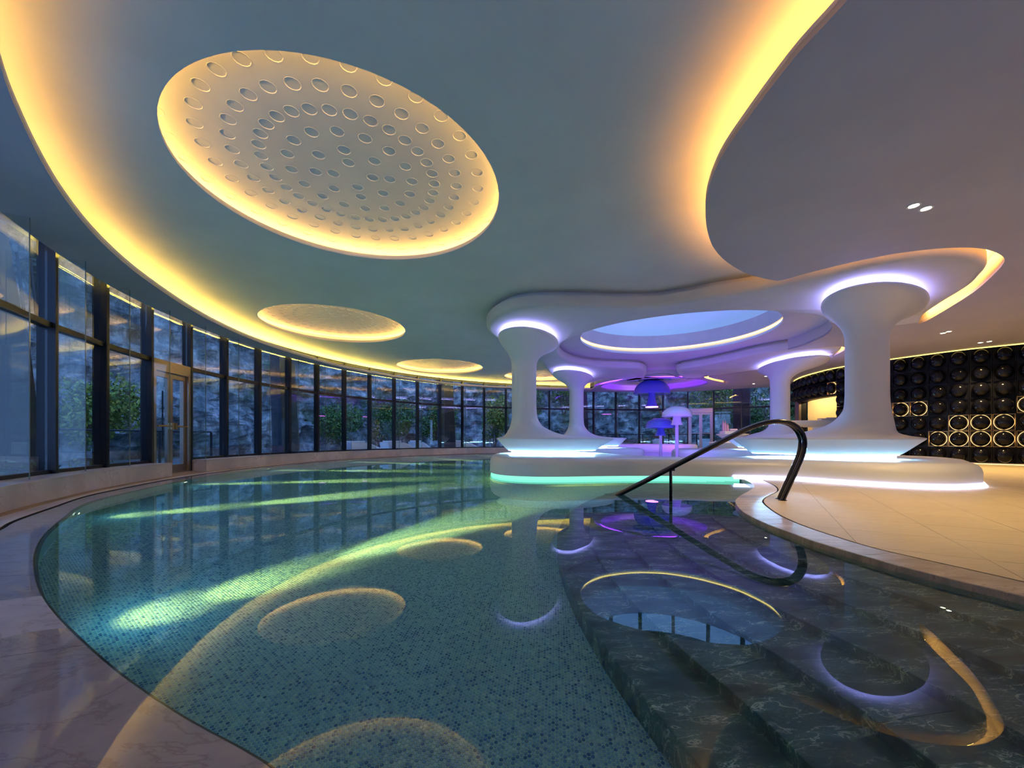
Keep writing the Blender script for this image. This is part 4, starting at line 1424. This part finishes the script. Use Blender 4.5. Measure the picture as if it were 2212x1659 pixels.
for i in range(len(MU) - 1):
    p, q = np.array(MU[i]), np.array(MU[i + 1])
    L = float(np.linalg.norm(q - p))
    ang = math.atan2(q[1] - p[1], q[0] - p[0])
    door = i in (iD1, iD2)
    wn += 1
    w = empty('window_%d' % wn, (p[0], p[1], 0), ang)     # local x along the wall, local -y indoors
    struct(w)
    z0 = 0.0 if door else Z_SILL
    local_box(MB(), -0.032, 0.032, -0.10, 0.10, z0 if i != iD1 + 1 else 0.0, Z_TOP).build('mullion', M['dark_metal'], w)
    local_box(MB(), -0.008, 0.008, -0.40, -0.10, 0.02 + Z_SILL, Z_SOF - 0.005).build('fin', M['fin_glass'], w)
    local_box(MB(), -0.008, 0.008, -0.406, -0.401, 0.02 + Z_SILL, Z_SOF - 0.005).build('fin_edge', M['fin_edge'], w)
    local_box(MB(), 0.032, L - 0.032, -0.05, 0.05, Z_TOP - 0.06, Z_TOP).build('head_rail', M['dark_metal'], w)
    local_box(MB(), 0.036, L - 0.036, -0.012, 0.012, Z_TR + 0.04, Z_TOP - 0.06).build('pane', M['glass'], w)
    if not door:
        local_box(MB(), 0.032, L - 0.032, -0.06, 0.06, Z_TR - 0.04, Z_TR + 0.04).build('transom', M['dark_metal'], w)
        local_box(MB(), 0.032, L - 0.032, -0.05, 0.05, Z_SILL, Z_SILL + 0.05).build('sill_rail', M['dark_metal'], w)
        local_box(MB(), 0.036, L - 0.036, -0.012, 0.012, Z_SILL + 0.05, Z_TR - 0.04).build('pane', M['glass'], w)
        m = MB()
        local_box(m, 0.002, L - 0.002, -0.42, 0.10, -0.02, Z_SILL - 0.02)
        sx_ = m.build('sill_stone', M['sill'], sillb, loc=(p[0], p[1], 0), )
        sx_.rotation_euler = (0, 0, ang)
        m = MB()
        local_box(m, 0.002, L - 0.002, -0.43, 0.10, Z_SILL - 0.017, Z_SILL)
        sx_ = m.build('sill_cap', M['sill'], sillb, loc=(p[0], p[1], 0))
        sx_.rotation_euler = (0, 0, ang)
    else:
        steel = M['bronze'] if i == iD1 else M['steel']
        d = empty('door_%d' % (1 if i == iD1 else 2), (p[0], p[1], 0), ang)
        struct(d)
        local_box(MB(), 0.032, L - 0.032, -0.09, 0.09, 2.13, 2.36).build('header', steel, d)
        local_box(MB(), 0.032, 0.11, -0.09, 0.09, 0.0, 2.13).build('jamb', steel, d)
        local_box(MB(), L - 0.11, L - 0.032, -0.09, 0.09, 0.0, 2.13).build('jamb', steel, d)
        local_box(MB(), 0.11, L - 0.11, -0.09, 0.09, 0.0, 0.02).build('threshold', steel, d)
        xm = L / 2
        for a, b, hs in ((0.115, xm - 0.004, 1), (xm + 0.004, L - 0.115, -1)):
            lf = MB()
            local_box(lf, a, a + 0.07, -0.03, 0.03, 0.025, 2.12)
            local_box(lf, b - 0.07, b, -0.03, 0.03, 0.025, 2.12)
            local_box(lf, a + 0.07, b - 0.07, -0.03, 0.03, 2.02, 2.12)
            local_box(lf, a + 0.07, b - 0.07, -0.03, 0.03, 0.025, 0.17)
            leaf = lf.build('leaf', steel, d)
            local_box(MB(), a + 0.07, b - 0.07, -0.008, 0.008, 0.17, 2.02).build('pane', M['glass'], leaf)
            MB().tube([(a + 0.03, -0.09, 1.0), (b - 0.03, -0.09, 1.0)], 0.018, 10).build('push_bar', M['gold_frame'] if i == iD1 else M['steel'], leaf, 60)
            xe = b - 0.04 if hs == 1 else a + 0.04
            local_box(MB(), xe - 0.03, xe + 0.03, -0.12, -0.03, 0.93, 1.07).build('latch_case', M['gold_frame'] if i == iD1 else M['steel'], leaf)
            MB().tube([(xe, 0.09, 0.55), (xe, 0.09, 1.75)], 0.014, 8).build('pull_handle', M['dark_metal'], leaf, 60)
lastp = MU[-1]

# ================================================================== BUBBLE WALL
BW = [at(x, y, Z_SOF) for x, y in [(1710, 825.8), (1721, 817.4), (1740, 810), (1769, 803), (1790.6, 797), (1823, 789.7), (1923, 775.3), (1966, 769.3), (2012, 763.3), (2050, 758), (2096, 752.5), (2141.8, 747.7), (2192, 743.3)]]
BW = [(14.6, 19.2), (13.5, 18.6)] + BW + [(14.5, 9.8), (15.6, 8.6), (16.8, 7.4)]
A_ = np.array(BW)
A_[1:-1] = 0.25 * A_[:-2] + 0.5 * A_[1:-1] + 0.25 * A_[2:]
BW = spline(A_.tolist(), 0.04)
Ab = np.array(BW)
sb = np.r_[0, np.cumsum(np.linalg.norm(np.diff(Ab, axis=0), axis=1))]
PW, NR = 0.415, 7
PH = (Z_SOF - 0.06) / NR
bwall = empty('wall_right')
struct(bwall)
m = MB()
bk = offset(BW, 0.10)            # path runs back to front, interior on its right
opening = (14.35, 16.3)          # depth range of the reception opening
solid = [i for i, p in enumerate(bk) if p[1] < opening[0] - 0.1]
MB().strip([[(bk[i][0], bk[i][1], 0) for i in solid], [(bk[i][0], bk[i][1], Z_SOF) for i in solid]]).build('backing', M['black_plate'], bwall, 60)
MB().strip([[(p[0], p[1], Z_SOF - 2 * PH - 0.06) for p in offset(bk, 0.35)], [(p[0], p[1], Z_SOF - 2 * PH - 0.06) for p in bk], [(p[0], p[1], Z_SOF) for p in bk]]).build('hood_backing', M['black_plate'], bwall, 60)
MB().strip([[(p[0], p[1], 0.0) for p in offset([BW[i] for i in solid], -0.04)], [(p[0], p[1], 0.055) for p in offset([BW[i] for i in solid], -0.04)], [(p[0], p[1], 0.055) for p in offset([BW[i] for i in solid], 0.08)]]).build('skirting', M['steel'], bwall, 60)
ribbon([BW[i] for i in solid], -0.06, -0.045, 0.012, 'foot_led_strip', M['e_gold'], bwall, 0.02)
ribbon(BW, -0.02, 0.0, Z_SOF - 0.03, 'head_led_strip', M['e_bhead'], bwall, 0.02)
# shared meshes: square tray with raised rim and a ring groove, glossy ball, lit tray
pm = MB()
hw, hh = PW / 2 - 0.006, PH / 2 - 0.006
def sq(k, y):
    return [(-hw * k[0], y, -hh * k[1]), (hw * k[0], y, -hh * k[1]), (hw * k[0], y, hh * k[1]), (-hw * k[0], y, hh * k[1])]
pm.strip([sq((1, 1), 0.07), sq((1, 1), -0.0), sq((0.94, 0.94), -0.0), sq((0.94, 0.94), 0.05)], True)
pm.f.append(tuple(range(12, 16)))
tray_m = pm.mesh('panel_tray')
ball = MB()
RB_, RK = 0.172, 1.17
prof = [(RB_ * math.sin(a), -0.02 - 0.155 * math.cos(a)) for a in [math.pi * 0.62 * k / 14 for k in range(15)]]
n = 28
ball.strip([[(r * math.cos(2 * math.pi * k / n), y, r * RK * math.sin(2 * math.pi * k / n)) for k in range(n)] for r, y in prof], True)
ball_m = ball.mesh('ball', 180)
led = MB()
n = 32
led.strip([[(r * math.cos(2 * math.pi * k / n), y, (r + 0.033) * math.sin(2 * math.pi * k / n)) for k in range(n)] for r, y in ((RB_ + 0.005, 0.022), (RB_ + 0.012, 0.022), (RB_ + 0.012, 0.04), (RB_ + 0.005, 0.04))], True)
ledp_m = led.mesh('ring_light')
frame = MB()
frame.strip([sq((1.0, 1.0), -0.006), sq((0.945, 0.95), -0.006), sq((0.90, 0.915), 0.048)], True)
frame_m = frame.mesh('lit_edge')
def s_at_px(px):
    u = (px - CX) / FPX
    f = Ab[:, 0] - u * Ab[:, 1]
    k = [j for j in range(len(f) - 1) if f[j] * f[j + 1] <= 0][-1]
    return float(sb[k])
sA = s_at_px(1946)
LIT = {(0, 3), (1, 3), (-1, 3), (3, 4), (4, 4), (5, 4), (2, 5), (3, 5), (4, 5), (5, 5), (6, 5), (-5, 1), (6, 3)}
kmin, kmax = int(-sA / PW) + 1, int((sb[-1] - sA) / PW)
for k in range(kmin, kmax):
    s = sA + k * PW
    if s < 0.6 or s > sb[-1] - 0.2:
        continue
    x, y = float(np.interp(s, sb, Ab[:, 0])), float(np.interp(s, sb, Ab[:, 1]))
    x2, y2_ = float(np.interp(s + 0.05, sb, Ab[:, 0])), float(np.interp(s + 0.05, sb, Ab[:, 1]))
    ang = math.atan2(y2_ - y, x2 - x)
    for r in range(NR):
        if y > opening[0] and r > 1:
            continue
        z = Z_SOF - 0.03 - PH * (r + 0.5)
        t = link('panel', tray_m, M['black_plate'], bwall, (x, y, z), (0, 0, ang))
        # local +y of the tray points into the wall
        link('ball', ball_m, M['black_ball'], t)
        if (k, r) in LIT:
            link('ring_light', ledp_m, M['e_gold'], t)
            link('lit_edge', frame_m, M['gold_frame'], t)
# ================================================================== RECEPTION NOOK, BAR, FAR STAND
# cream-walled nook behind the gap in the bubble wall
m = MB()
m.strip([[(13.08, 17.4, 0), (16.2, 17.4, 0), (16.2, 13.3, 0)], [(13.08, 17.4, 3.2), (16.2, 17.4, 3.2), (16.2, 13.3, 3.2)]])
struct(m.build('wall_nook', M['cream']))
m = MB()
m.box((12.72, 17.5, 1.65), (0.12, 0.2, 3.3), 0.2)
struct(m.build('trim_7', M['bronze']))
m = MB()
m.box((12.93, 17.5, 1.65), (0.28, 0.12, 3.3), 0.0)
struct(m.build('trim_8', M['black_plate']))
lamp_spot('nook_lamp', None, (13.9, 16.3, 2.75), (14.0, 17.4, 1.6), 150.0, (1.0, 0.72, 0.32), 150, 1.0, 0.1)
t = empty('bar_counter', (12.05, 15.3, 0.05))
tag(t, 'rosy white bar top with a rounded end, in front of the cream nook', 'counter')
loft('counter_top', [(1.12, 0, 0, 0.65, 0.20, -8), (1.22, 0, 0, 1.02, 0.40, -8), (1.31, -0.02, 0, 1.20, 0.50, -8), (1.345, -0.02, 0, 1.24, 0.53, -8), (1.37, -0.02, 0, 1.22, 0.51, -8)], M['white'], t, 48, 50)
loft('counter_foot', [(-0.05, 0.25, 0.05, 0.30, 0.18, -8), (0.6, 0.25, 0.05, 0.26, 0.14, -8), (1.125, 0.15, 0.0, 0.5, 0.18, -8)], M['white'], t, 32, 60)
t = empty('serving_tray', (12.5, 15.25, 1.421))
tag(t, 'long low white tray lying on the bar top', 'tray')
m = MB()
m.strip([[(x * k, y * k, z) for x, y in ((-0.55, -0.13), (0.55, -0.13), (0.55, 0.13), (-0.55, 0.13))] for k, z in ((0.9, 0.0), (1.0, 0.09), (0.95, 0.09), (0.88, 0.02))], True)
m.f.append((0, 3, 2, 1))
m.f.append((12, 13, 14, 15))
o = m.build('dish', M['white'], t)
o.rotation_euler = (0, 0, R(-8))
m = MB()
m.box((0, 0, 0.105), (0.5, 0.16, 0.03), R(-8))
m.build('lid', M['white'], t)
t = empty('bar_chair', (12.75, 16.3, 0.0))
tag(t, 'red chair with thin black legs under the bar top', 'chair')
m = MB()
m.strip([[(x * k, y * k, z) for x, y in ((-0.24, -0.22), (0.24, -0.22), (0.24, 0.22), (-0.24, 0.22))] for k, z in ((0.9, 0.46), (1.0, 0.48), (1.0, 0.53), (0.92, 0.56))], True)
m.f.append((0, 3, 2, 1)); m.f.append((12, 13, 14, 15))
m.build('seat', M['red'], t)
m = MB()
m.strip([[(x, 0.2 + 0.10 * (z - 0.55), z), (x, 0.25 + 0.10 * (z - 0.55), z)] for x, z in ((-0.22, 0.55), (-0.24, 1.05), (0.24, 1.05), (0.22, 0.55))], False)
m.f.append((0, 2, 4, 6)); m.f.append((7, 5, 3, 1))
m.build('backrest', M['red'], t)
for sx_ in (-1, 1):
    for sy_ in (-1, 1):
        MB().tube([(sx_ * 0.19, sy_ * 0.17, 0.48), (sx_ * 0.24, sy_ * 0.22, 0.0)], 0.014, 8).build('leg', M['dark_metal'], t, 60)

# white flared stand with bottles and a towel at the far windows
YS = 17.3
def fs(px, py):
    return atd(px, py, YS)
t = empty('flared_stand', ((1577 - CX) / FPX * YS, YS, 0.0))
tag(t, 'white flared stand by the far windows, bottles on top', 'stand')
pxm = YS / FPX
loft('base', [(0.0, 0.0, 0, 26 * pxm, 0.3, 0), (0.30, 0.0, 0, 30 * pxm, 0.35, 0), (0.47, 0.0, 0, 42 * pxm, 0.5, 0), (0.54, 0.0, 0, 44 * pxm, 0.52, 0), (0.56, 0, 0, 42 * pxm, 0.5, 0), (0.62, 0, 0, 20 * pxm, 0.3, 0), (0.70, 0.02, 0, 15 * pxm, 0.24, 0), (0.80, 0.04, 0, 22 * pxm, 0.3, 0), (0.90, 0.1, 0, 34 * pxm, 0.42, 0), (0.93, 0.1, 0, 34 * pxm, 0.42, 0)], M['white'], t, 48, 50)
m = MB()
m.box((0, 0, 0.99), (33 * pxm, 0.45, 0.12))
m.build('upper_shelf', M['white'], t)
M['pinkglass'] = simple('pink_bottle', (0.80, 0.50, 0.70), 0.25)
M['towel'] = simple('lilac_towel', (0.50, 0.45, 0.78), 0.9, nscale=30)
for k, (px, w_, h_, lb) in enumerate([(1560.5, 2.2, 26, 'tallest pale pink bottle, leftmost on the flared stand'), (1565.5, 2.2, 24, 'pale pink bottle beside the tallest one on the flared stand'), (1570.5, 2.0, 18, 'short pink bottle, third from the windows end of the flared stand')]):
    x = (px - CX) / FPX * YS
    b = empty('bottle', (x, YS - 0.05, 1.051))
    tag(b, lb, 'bottle', 'bottles on the flared stand')
    hz = h_ * pxm * 0.9
    MB().lathe([(w_ * pxm, 0.0), (w_ * pxm, hz * 0.72), (w_ * pxm * 0.45, hz * 0.84), (w_ * pxm * 0.4, hz)], (0, 0), 14, True).build('glass_body', M['pinkglass'], b, 40)
    MB().lathe([(w_ * pxm * 0.5, hz * 0.97), (w_ * pxm * 0.5, hz * 1.06)], (0, 0), 12, True).build('stopper', M['steel'], b, 40)
x = (1584 - CX) / FPX * YS
b = MB()
for k in range(3):
    b.tube([(x - 0.17 + 0.01 * k, YS, 1.085 + 0.05 * (k % 2) + 0.0), (x + 0.17 - 0.01 * k, YS + 0.02, 1.085 + 0.05 * (k % 2))], 0.035, 10)
b = MB().tube([(x - 0.17, YS, 1.10), (x + 0.17, YS + 0.02, 1.10)], 0.05, 14)
o = b.build('rolled_towel', M['towel'], None, 50)
tag(o, 'rolled lilac towel lying on the flared stand beside the bottles', 'towel')

# ================================================================== OUTDOORS
out0 = offset(SOF_OUT, 0.28)
out1 = offset(resample(SOF_OUT, 60), 9.5)
ter = MB()
far_o = offset(resample(SOF_OUT, 60), 16.0)
ring_i = resample(out0, 60)
ter.strip([[(p[0], p[1], -0.06) for p in ring_i], [(p[0], p[1], -0.06) for p in offset(resample(SOF_OUT, 60), 6.0)], [(p[0], p[1], -0.3) for p in far_o]])
struct(ter.build('ground', M['terrace']))
# cliff: curved, rough rock face wrapping the glass front
rng = np.random.RandomState(4)
NA, NZ = 300, 110
baseline = resample([(-13.5, -8.0), (-16.5, 2.0), (-17.0, 10.0), (-14.0, 19.0), (-7.5, 27.0), (2.0, 31.0), (12.0, 31.5), (20.0, 28.0), (27.0, 23.0), (32.0, 14.0)], 12)
baseline = resample(spline(baseline, 0.5), NA)
nb = normals2(baseline, False)
from mathutils import noise as mnoise
rows_ = []
for j in range(NZ):
    z = -0.4 + 15.0 * j / (NZ - 1)
    row = []
    for i in range(NA):
        x, y = baseline[i]
        lean = 0.16 * z + 0.012 * z * z
        v = Vector((x * 0.22, y * 0.22, z * 0.3))
        d = 1.4 * mnoise.fractal(v, 1.0, 2.1, 5) + 0.8 * abs(mnoise.noise(Vector((x * 0.9 + z * 0.6, y * 0.9, z * 0.9)))) + 0.40 * mnoise.noise(Vector((x * 2.4, y * 2.4 + z, z * 2.2))) + 0.16 * mnoise.noise(Vector((x * 5.5 + z, y * 5.5, z * 4.5)))
        k = lean + d
        row.append((x + nb[i][0] * k, y + nb[i][1] * k, z + 0.25 * mnoise.noise(Vector((x, y, z)))))
    rows_.append(row)
cl_ = MB().strip(rows_)
o = cl_.build('cliff', M['rock'])
tag(o, 'tall blue-grey rock face outside the curved windows', 'cliff')
o['kind'] = 'structure'

# leaning columns just outside the glass
def leaning(px_t, px_b, w_t, w_b, d, label):
    pb = np.array(glass_at(px_b))
    n = gl[np.argmin(((gl - pb) ** 2).sum(1))]
    i = int(np.argmin(((gl - pb) ** 2).sum(1)))
    tng = gl[min(i + 3, len(gl) - 1)] - gl[max(i - 3, 0)]
    tng = tng / np.linalg.norm(tng)
    nrm = np.array((-tng[1], tng[0]))
    pb = pb + nrm * d
    pt = np.array(glass_at(px_t)) + nrm * d
    t = empty('leaning_column', (pb[0], pb[1], -0.06))
    tag(t, label, 'column', 'leaning concrete columns outside the windows')
    dv = pt - pb
    m = MB()
    rings = []
    for z, w, k in ((0, w_b, 0.0), (3.9, w_t, 1.0)):
        c = dv * k
        rings.append([(c[0] + tng[0] * a * w + nrm[0] * b * w * 0.7, c[1] + tng[1] * a * w + nrm[1] * b * w * 0.7, z) for a, b in ((-0.5, -0.45), (-0.45, -0.5), (0.45, -0.5), (0.5, -0.45), (0.5, 0.45), (0.45, 0.5), (-0.45, 0.5), (-0.5, 0.45))])
    m.strip(rings, True, True)
    m.build('shaft', M['concrete'], t)
    m = MB()
    m.box((0, 0, 0.03), (w_b * 1.3, w_b * 1.0, 0.06), math.atan2(tng[1], tng[0]))
    m.build('foot_plate', M['dark_metal'], t)
leaning(40, 62, 0.75, 0.95, 1.1, 'leaning concrete column outside the leftmost window bay')
leaning(128, 168, 0.55, 1.0, 0.9, 'leaning concrete column outside the second bay, left of the glass door')
leaning(655, 664, 0.62, 0.72, 0.9, 'leaning concrete column outside the bays below the second dish')
leaning(978, 984, 0.70, 0.78, 0.9, 'leaning concrete column outside the windows left of the front left column')
leaning(1263, 1268, 0.75, 0.75, 0.9, 'leaning concrete column outside the windows right of the back left column')
leaning(1600, 1600, 0.8, 0.8, 0.9, 'leaning concrete column outside the windows left of the back right column')
# thin diagonal stays outside the first bay
for a, b in (((36, 545), (96, 1000)), ((66, 560), (118, 960))):
    p0, p1 = atd(a[0], a[1], 7.4), atd(b[0], b[1], 7.4)
    o = MB().tube([p0, (p1[0], p1[1], -0.05)], 0.022, 8).build('stay_rod', M['dark_metal'], None, 60)
    tag(o, 'thin dark slanting stay rod outside the leftmost bay, %s' % ('nearer the picture edge' if a[0] == 36 else 'nearer the mullion'), 'rod')

# railings
def railing(px0, px1, d0, d1, label, slope=0.0):
    a = np.array(glass_at(px0)); b = np.array(glass_at(px1))
    i0 = int(np.argmin(((gl - a) ** 2).sum(1))); i1 = int(np.argmin(((gl - b) ** 2).sum(1)))
    path = offset(GLASS, d0)[min(i0, i1):max(i0, i1) + 1]
    path = resample(path, max(3, int(abs(i1 - i0) * 0.15 / 1.1) + 1))
    p0 = path[0]
    t = empty('railing', (p0[0], p0[1], -0.06))
    tag(t, label, 'railing')
    top = [(p[0] - p0[0], p[1] - p0[1], 1.02) for p in path]
    MB().tube(top, 0.025, 8).build('top_rail', M['dark_metal'], t, 60)
    for p in path:
        MB().box((p[0] - p0[0], p[1] - p0[1], 0.5), (0.05, 0.05, 1.0)).build('post', M['dark_metal'], t)
    for p, q in zip(path[:-1], path[1:]):
        v = np.array(q) - np.array(p)
        l = float(np.linalg.norm(v))
        c = (np.array(p) + np.array(q)) / 2 - np.array(p0)
        MB().box((c[0], c[1], 0.52), (l - 0.14, 0.015, 0.82), math.atan2(v[1], v[0])).build('glass_panel', M['rail_glass'], t)
railing(212, 312, 1.9, 1.9, 'dark railing outside, left of the glass door bay')
railing(410, 640, 3.6, 3.6, 'low dark railing outside, between the glass door and the second leaning column')
railing(1300, 1560, 1.5, 1.5, 'dark railing outside the far windows behind the fountains')

# faceted white sun benches on the terrace
def facet_bench(px, w, d, h, rz, label):
    p = np.array(glass_at(px))
    i = int(np.argmin(((gl - p) ** 2).sum(1)))
    tng = gl[min(i + 3, len(gl) - 1)] - gl[max(i - 3, 0)]
    tng /= np.linalg.norm(tng)
    nrm = np.array((-tng[1], tng[0]))
    c = p + nrm * d
    t = empty('faceted_bench', (c[0], c[1], -0.06), math.atan2(tng[1], tng[0]) + rz)
    tag(t, label, 'bench', 'faceted white benches outside')
    m = MB()
    a, b = w / 2, 0.45
    low = [(-a * 0.86, -b, 0), (a * 0.95, -b, 0), (a * 0.95, b, 0), (-a * 0.86, b, 0)]
    top = [(-a, -b * 0.8, h), (-a * 0.1, -b * 0.9, h * 0.96), (a, -b * 0.7, h * 0.35), (a, b * 0.7, h * 0.35), (-a * 0.1, b * 0.9, h * 0.96), (-a, b * 0.8, h)]
    m.add(low + top, [(0, 3, 2, 1), (0, 1, 5, 4), (1, 6, 5), (1, 2, 7, 6), (2, 8, 7), (2, 3, 9, 8), (3, 0, 4, 9), (4, 5, 8, 9), (5, 6, 7, 8)])
    m.build('body', M['white'], t)
    MB().box((-a * 0.55, 0, h + 0.03), (w * 0.32, 0.6, 0.055)).build('head_cushion', M['white'], t)
facet_bench(272, 2.2, 2.6, 0.62, 0.0, 'faceted white bench outside, just left of the glass door')
facet_bench(832, 1.9, 1.4, 0.62, 0.0, 'first faceted white bench outside the back windows, left of the third dish')
facet_bench(902, 1.9, 1.4, 0.62, 0.05, 'second faceted white bench outside the back windows, below the third dish')
facet_bench(962, 1.1, 2.6, 0.62, 0.0, 'small faceted white bench outside, beside the leaning column near the left column')
facet_bench(1032, 1.8, 1.5, 0.62, 0.0, 'faceted white bench outside, touching the left column in the view')
facet_bench(1465, 2.4, 3.0, 0.7, 0.0, 'faceted white bench outside, left of the far double door')
facet_bench(1535, 2.0, 4.6, 0.7, 0.0, 'faceted white bench outside, seen through the far double door')

# rusty stair climbing the cliff, right of the hanging dome
t = empty('cliff_stair', (9.0, 27.2, -0.2))
tag(t, 'rusty metal stair climbing the cliff behind the far windows', 'stairs')
for s_ in (-0.45, 0.45):
    MB().tube([(2.6, s_, 0.0), (0.2, s_, 5.6)], 0.09, 6).build('stringer', M['rust'], t)
for k in range(16):
    u = (k + 0.5) / 16
    MB().box((2.6 - 2.4 * u, 0, 5.6 * u), (0.3, 0.9, 0.04)).build('tread', M['rust'], t)
for k in range(5):
    u = k / 4
    MB().tube([(2.6 - 2.4 * u, -0.48, 5.6 * u), (2.6 - 2.4 * u, -0.48, 5.6 * u + 1.0)], 0.02, 6).build('post', M['steel'], t)
MB().tube([(2.6, -0.48, 1.0), (0.2, -0.48, 6.6)], 0.025, 6).build('hand_rail', M['steel'], t)

# bushes and hanging greenery
def bush(x, y, z, rx, ry, rz_, nleaf, mat, label, seed, size=0.09, cat='bush', group=None):
    rs = np.random.RandomState(seed)
    t = empty('bush', (x, y, z))
    tag(t, label, cat, group)
    m = MB()
    # a few lobes so that the outline is uneven
    lob = [(rs.uniform(-0.55, 0.55) * rx, rs.uniform(-0.55, 0.55) * ry, rs.uniform(0.25, 0.75) * rz_, rs.uniform(0.4, 0.62)) for _ in range(9)]
    vs, fs = [], []
    for k in range(nleaf):
        lx, ly, lz, lr = lob[rs.randint(len(lob))]
        d = rs.normal(size=3)
        d /= np.linalg.norm(d)
        q = np.array((lx, ly, lz)) + d * np.array((rx, ry, rz_ * 0.6)) * lr * rs.uniform(0.75, 1.0)
        q[2] = max(q[2], 0.02)
        a = rs.normal(size=3); a /= np.linalg.norm(a)
        b = np.cross(a, d); b /= (np.linalg.norm(b) or 1)
        s = size * rs.uniform(0.6, 1.3)
        i0 = len(vs)
        vs += [tuple(q - a * s), tuple(q + b * s * 0.5), tuple(q + a * s), tuple(q - b * s * 0.5)]
        fs.append((i0, i0 + 1, i0 + 2, i0 + 3))
    m.add(vs, fs)
    m.build('foliage', mat, t)
    st = MB()
    for lx, ly, lz, lr in lob[:5]:
        st.tube([(lx * 0.15, ly * 0.15, 0), (lx * 0.6, ly * 0.6, lz * 0.5), (lx, ly, lz)], 0.03, 6)
    st.build('branches', M['bark'], t)
BU = [(-13.3, 12.6, 0.2, 1.4, 1.4, 2.6, 1500, 'leaf_y', 'yellow-green bush on the rock, seen left of and through the glass door'),
      (-9.8, 22.4, 0.4, 1.6, 1.3, 2.6, 1500, 'leaf', 'dark bush against the cliff under the second dish'),
      (-7.6, 24.6, 0.5, 1.9, 1.3, 3.0, 1800, 'leaf', 'wide dark bush against the cliff left of the third dish'),
      (-5.0, 25.6, 0.6, 1.8, 1.2, 2.8, 1800, 'leaf', 'dark green bush against the cliff right below the third dish'),
      (-1.1, 24.0, 0.0, 1.1, 1.0, 3.4, 1600, 'leaf_y', 'bright yellow-green shrub left of the front left column'),
      (1.0, 26.5, 1.6, 1.7, 1.2, 4.2, 2200, 'leaf', 'tall green shrub between the two left columns'),
      (3.6, 27.5, 2.4, 1.6, 1.2, 3.6, 1800, 'leaf', 'green shrub behind the back left column, high on the rock'),
      (13.2, 25.0, 2.0, 2.2, 1.4, 4.2, 3000, 'leaf_y', 'yellow-green creeper right of the far door, high on the cliff'),
      (14.8, 24.3, 0.0, 2.0, 1.4, 3.6, 2600, 'leaf', 'rounded dark shrub right of the far double door'),
      (17.8, 23.9, 0.0, 2.2, 1.6, 5.6, 3600, 'leaf', 'tall green hedge mass behind the back right column'),
      (20.4, 22.2, 0.0, 2.0, 1.6, 5.6, 3000, 'leaf', 'green hedge mass between the back right column and the bubble wall')]
for k, (x, y, z, rx, ry, rz_, nl_, mt, lb) in enumerate(BU):
    bush(x, y, z, rx * 0.85, ry * 0.85, rz_, int(nl_ * 2.6), M[mt], lb, 20 + k, 0.075, 'bush', 'bushes on the cliff')
# low plants along the foot of the glass
for k, px in enumerate((30, 60, 88, 150, 190, 250, 290)):
    p = np.array(glass_at(px))
    i = int(np.argmin(((gl - p) ** 2).sum(1)))
    tng = gl[min(i + 3, len(gl) - 1)] - gl[max(i - 3, 0)]
    tng /= np.linalg.norm(tng)
    c = p + np.array((-tng[1], tng[0])) * 0.45
    bush(c[0], c[1], -0.06, 0.28, 0.16, 0.5, 110, M['leaf'], ['low leafy plant outside at the far left picture edge', 'low leafy plant outside the first bay, in its middle', 'low leafy plant outside the first bay, beside its right mullion', 'low leafy plant outside the second bay, left of its leaning column', 'low leafy plant outside the second bay, behind its right mullion', 'low leafy plant outside the third bay, left half', 'low leafy plant outside the third bay, right half'][k], 60 + k, 0.05, 'plant', 'low plants at the foot of the glass')

# walls closing the room outside the picture
m = MB()
m.strip([[(-3.7, 1.0, 0), (-5.0, -4.7, 0), (21, -4.7, 0), (21, 7.5, 0)], [(-3.7, 1.0, 3.62), (-5.0, -4.7, 3.62), (21, -4.7, 3.62), (21, 7.5, 3.62)]])
struct(m.build('wall_back', M['dark_wall']))
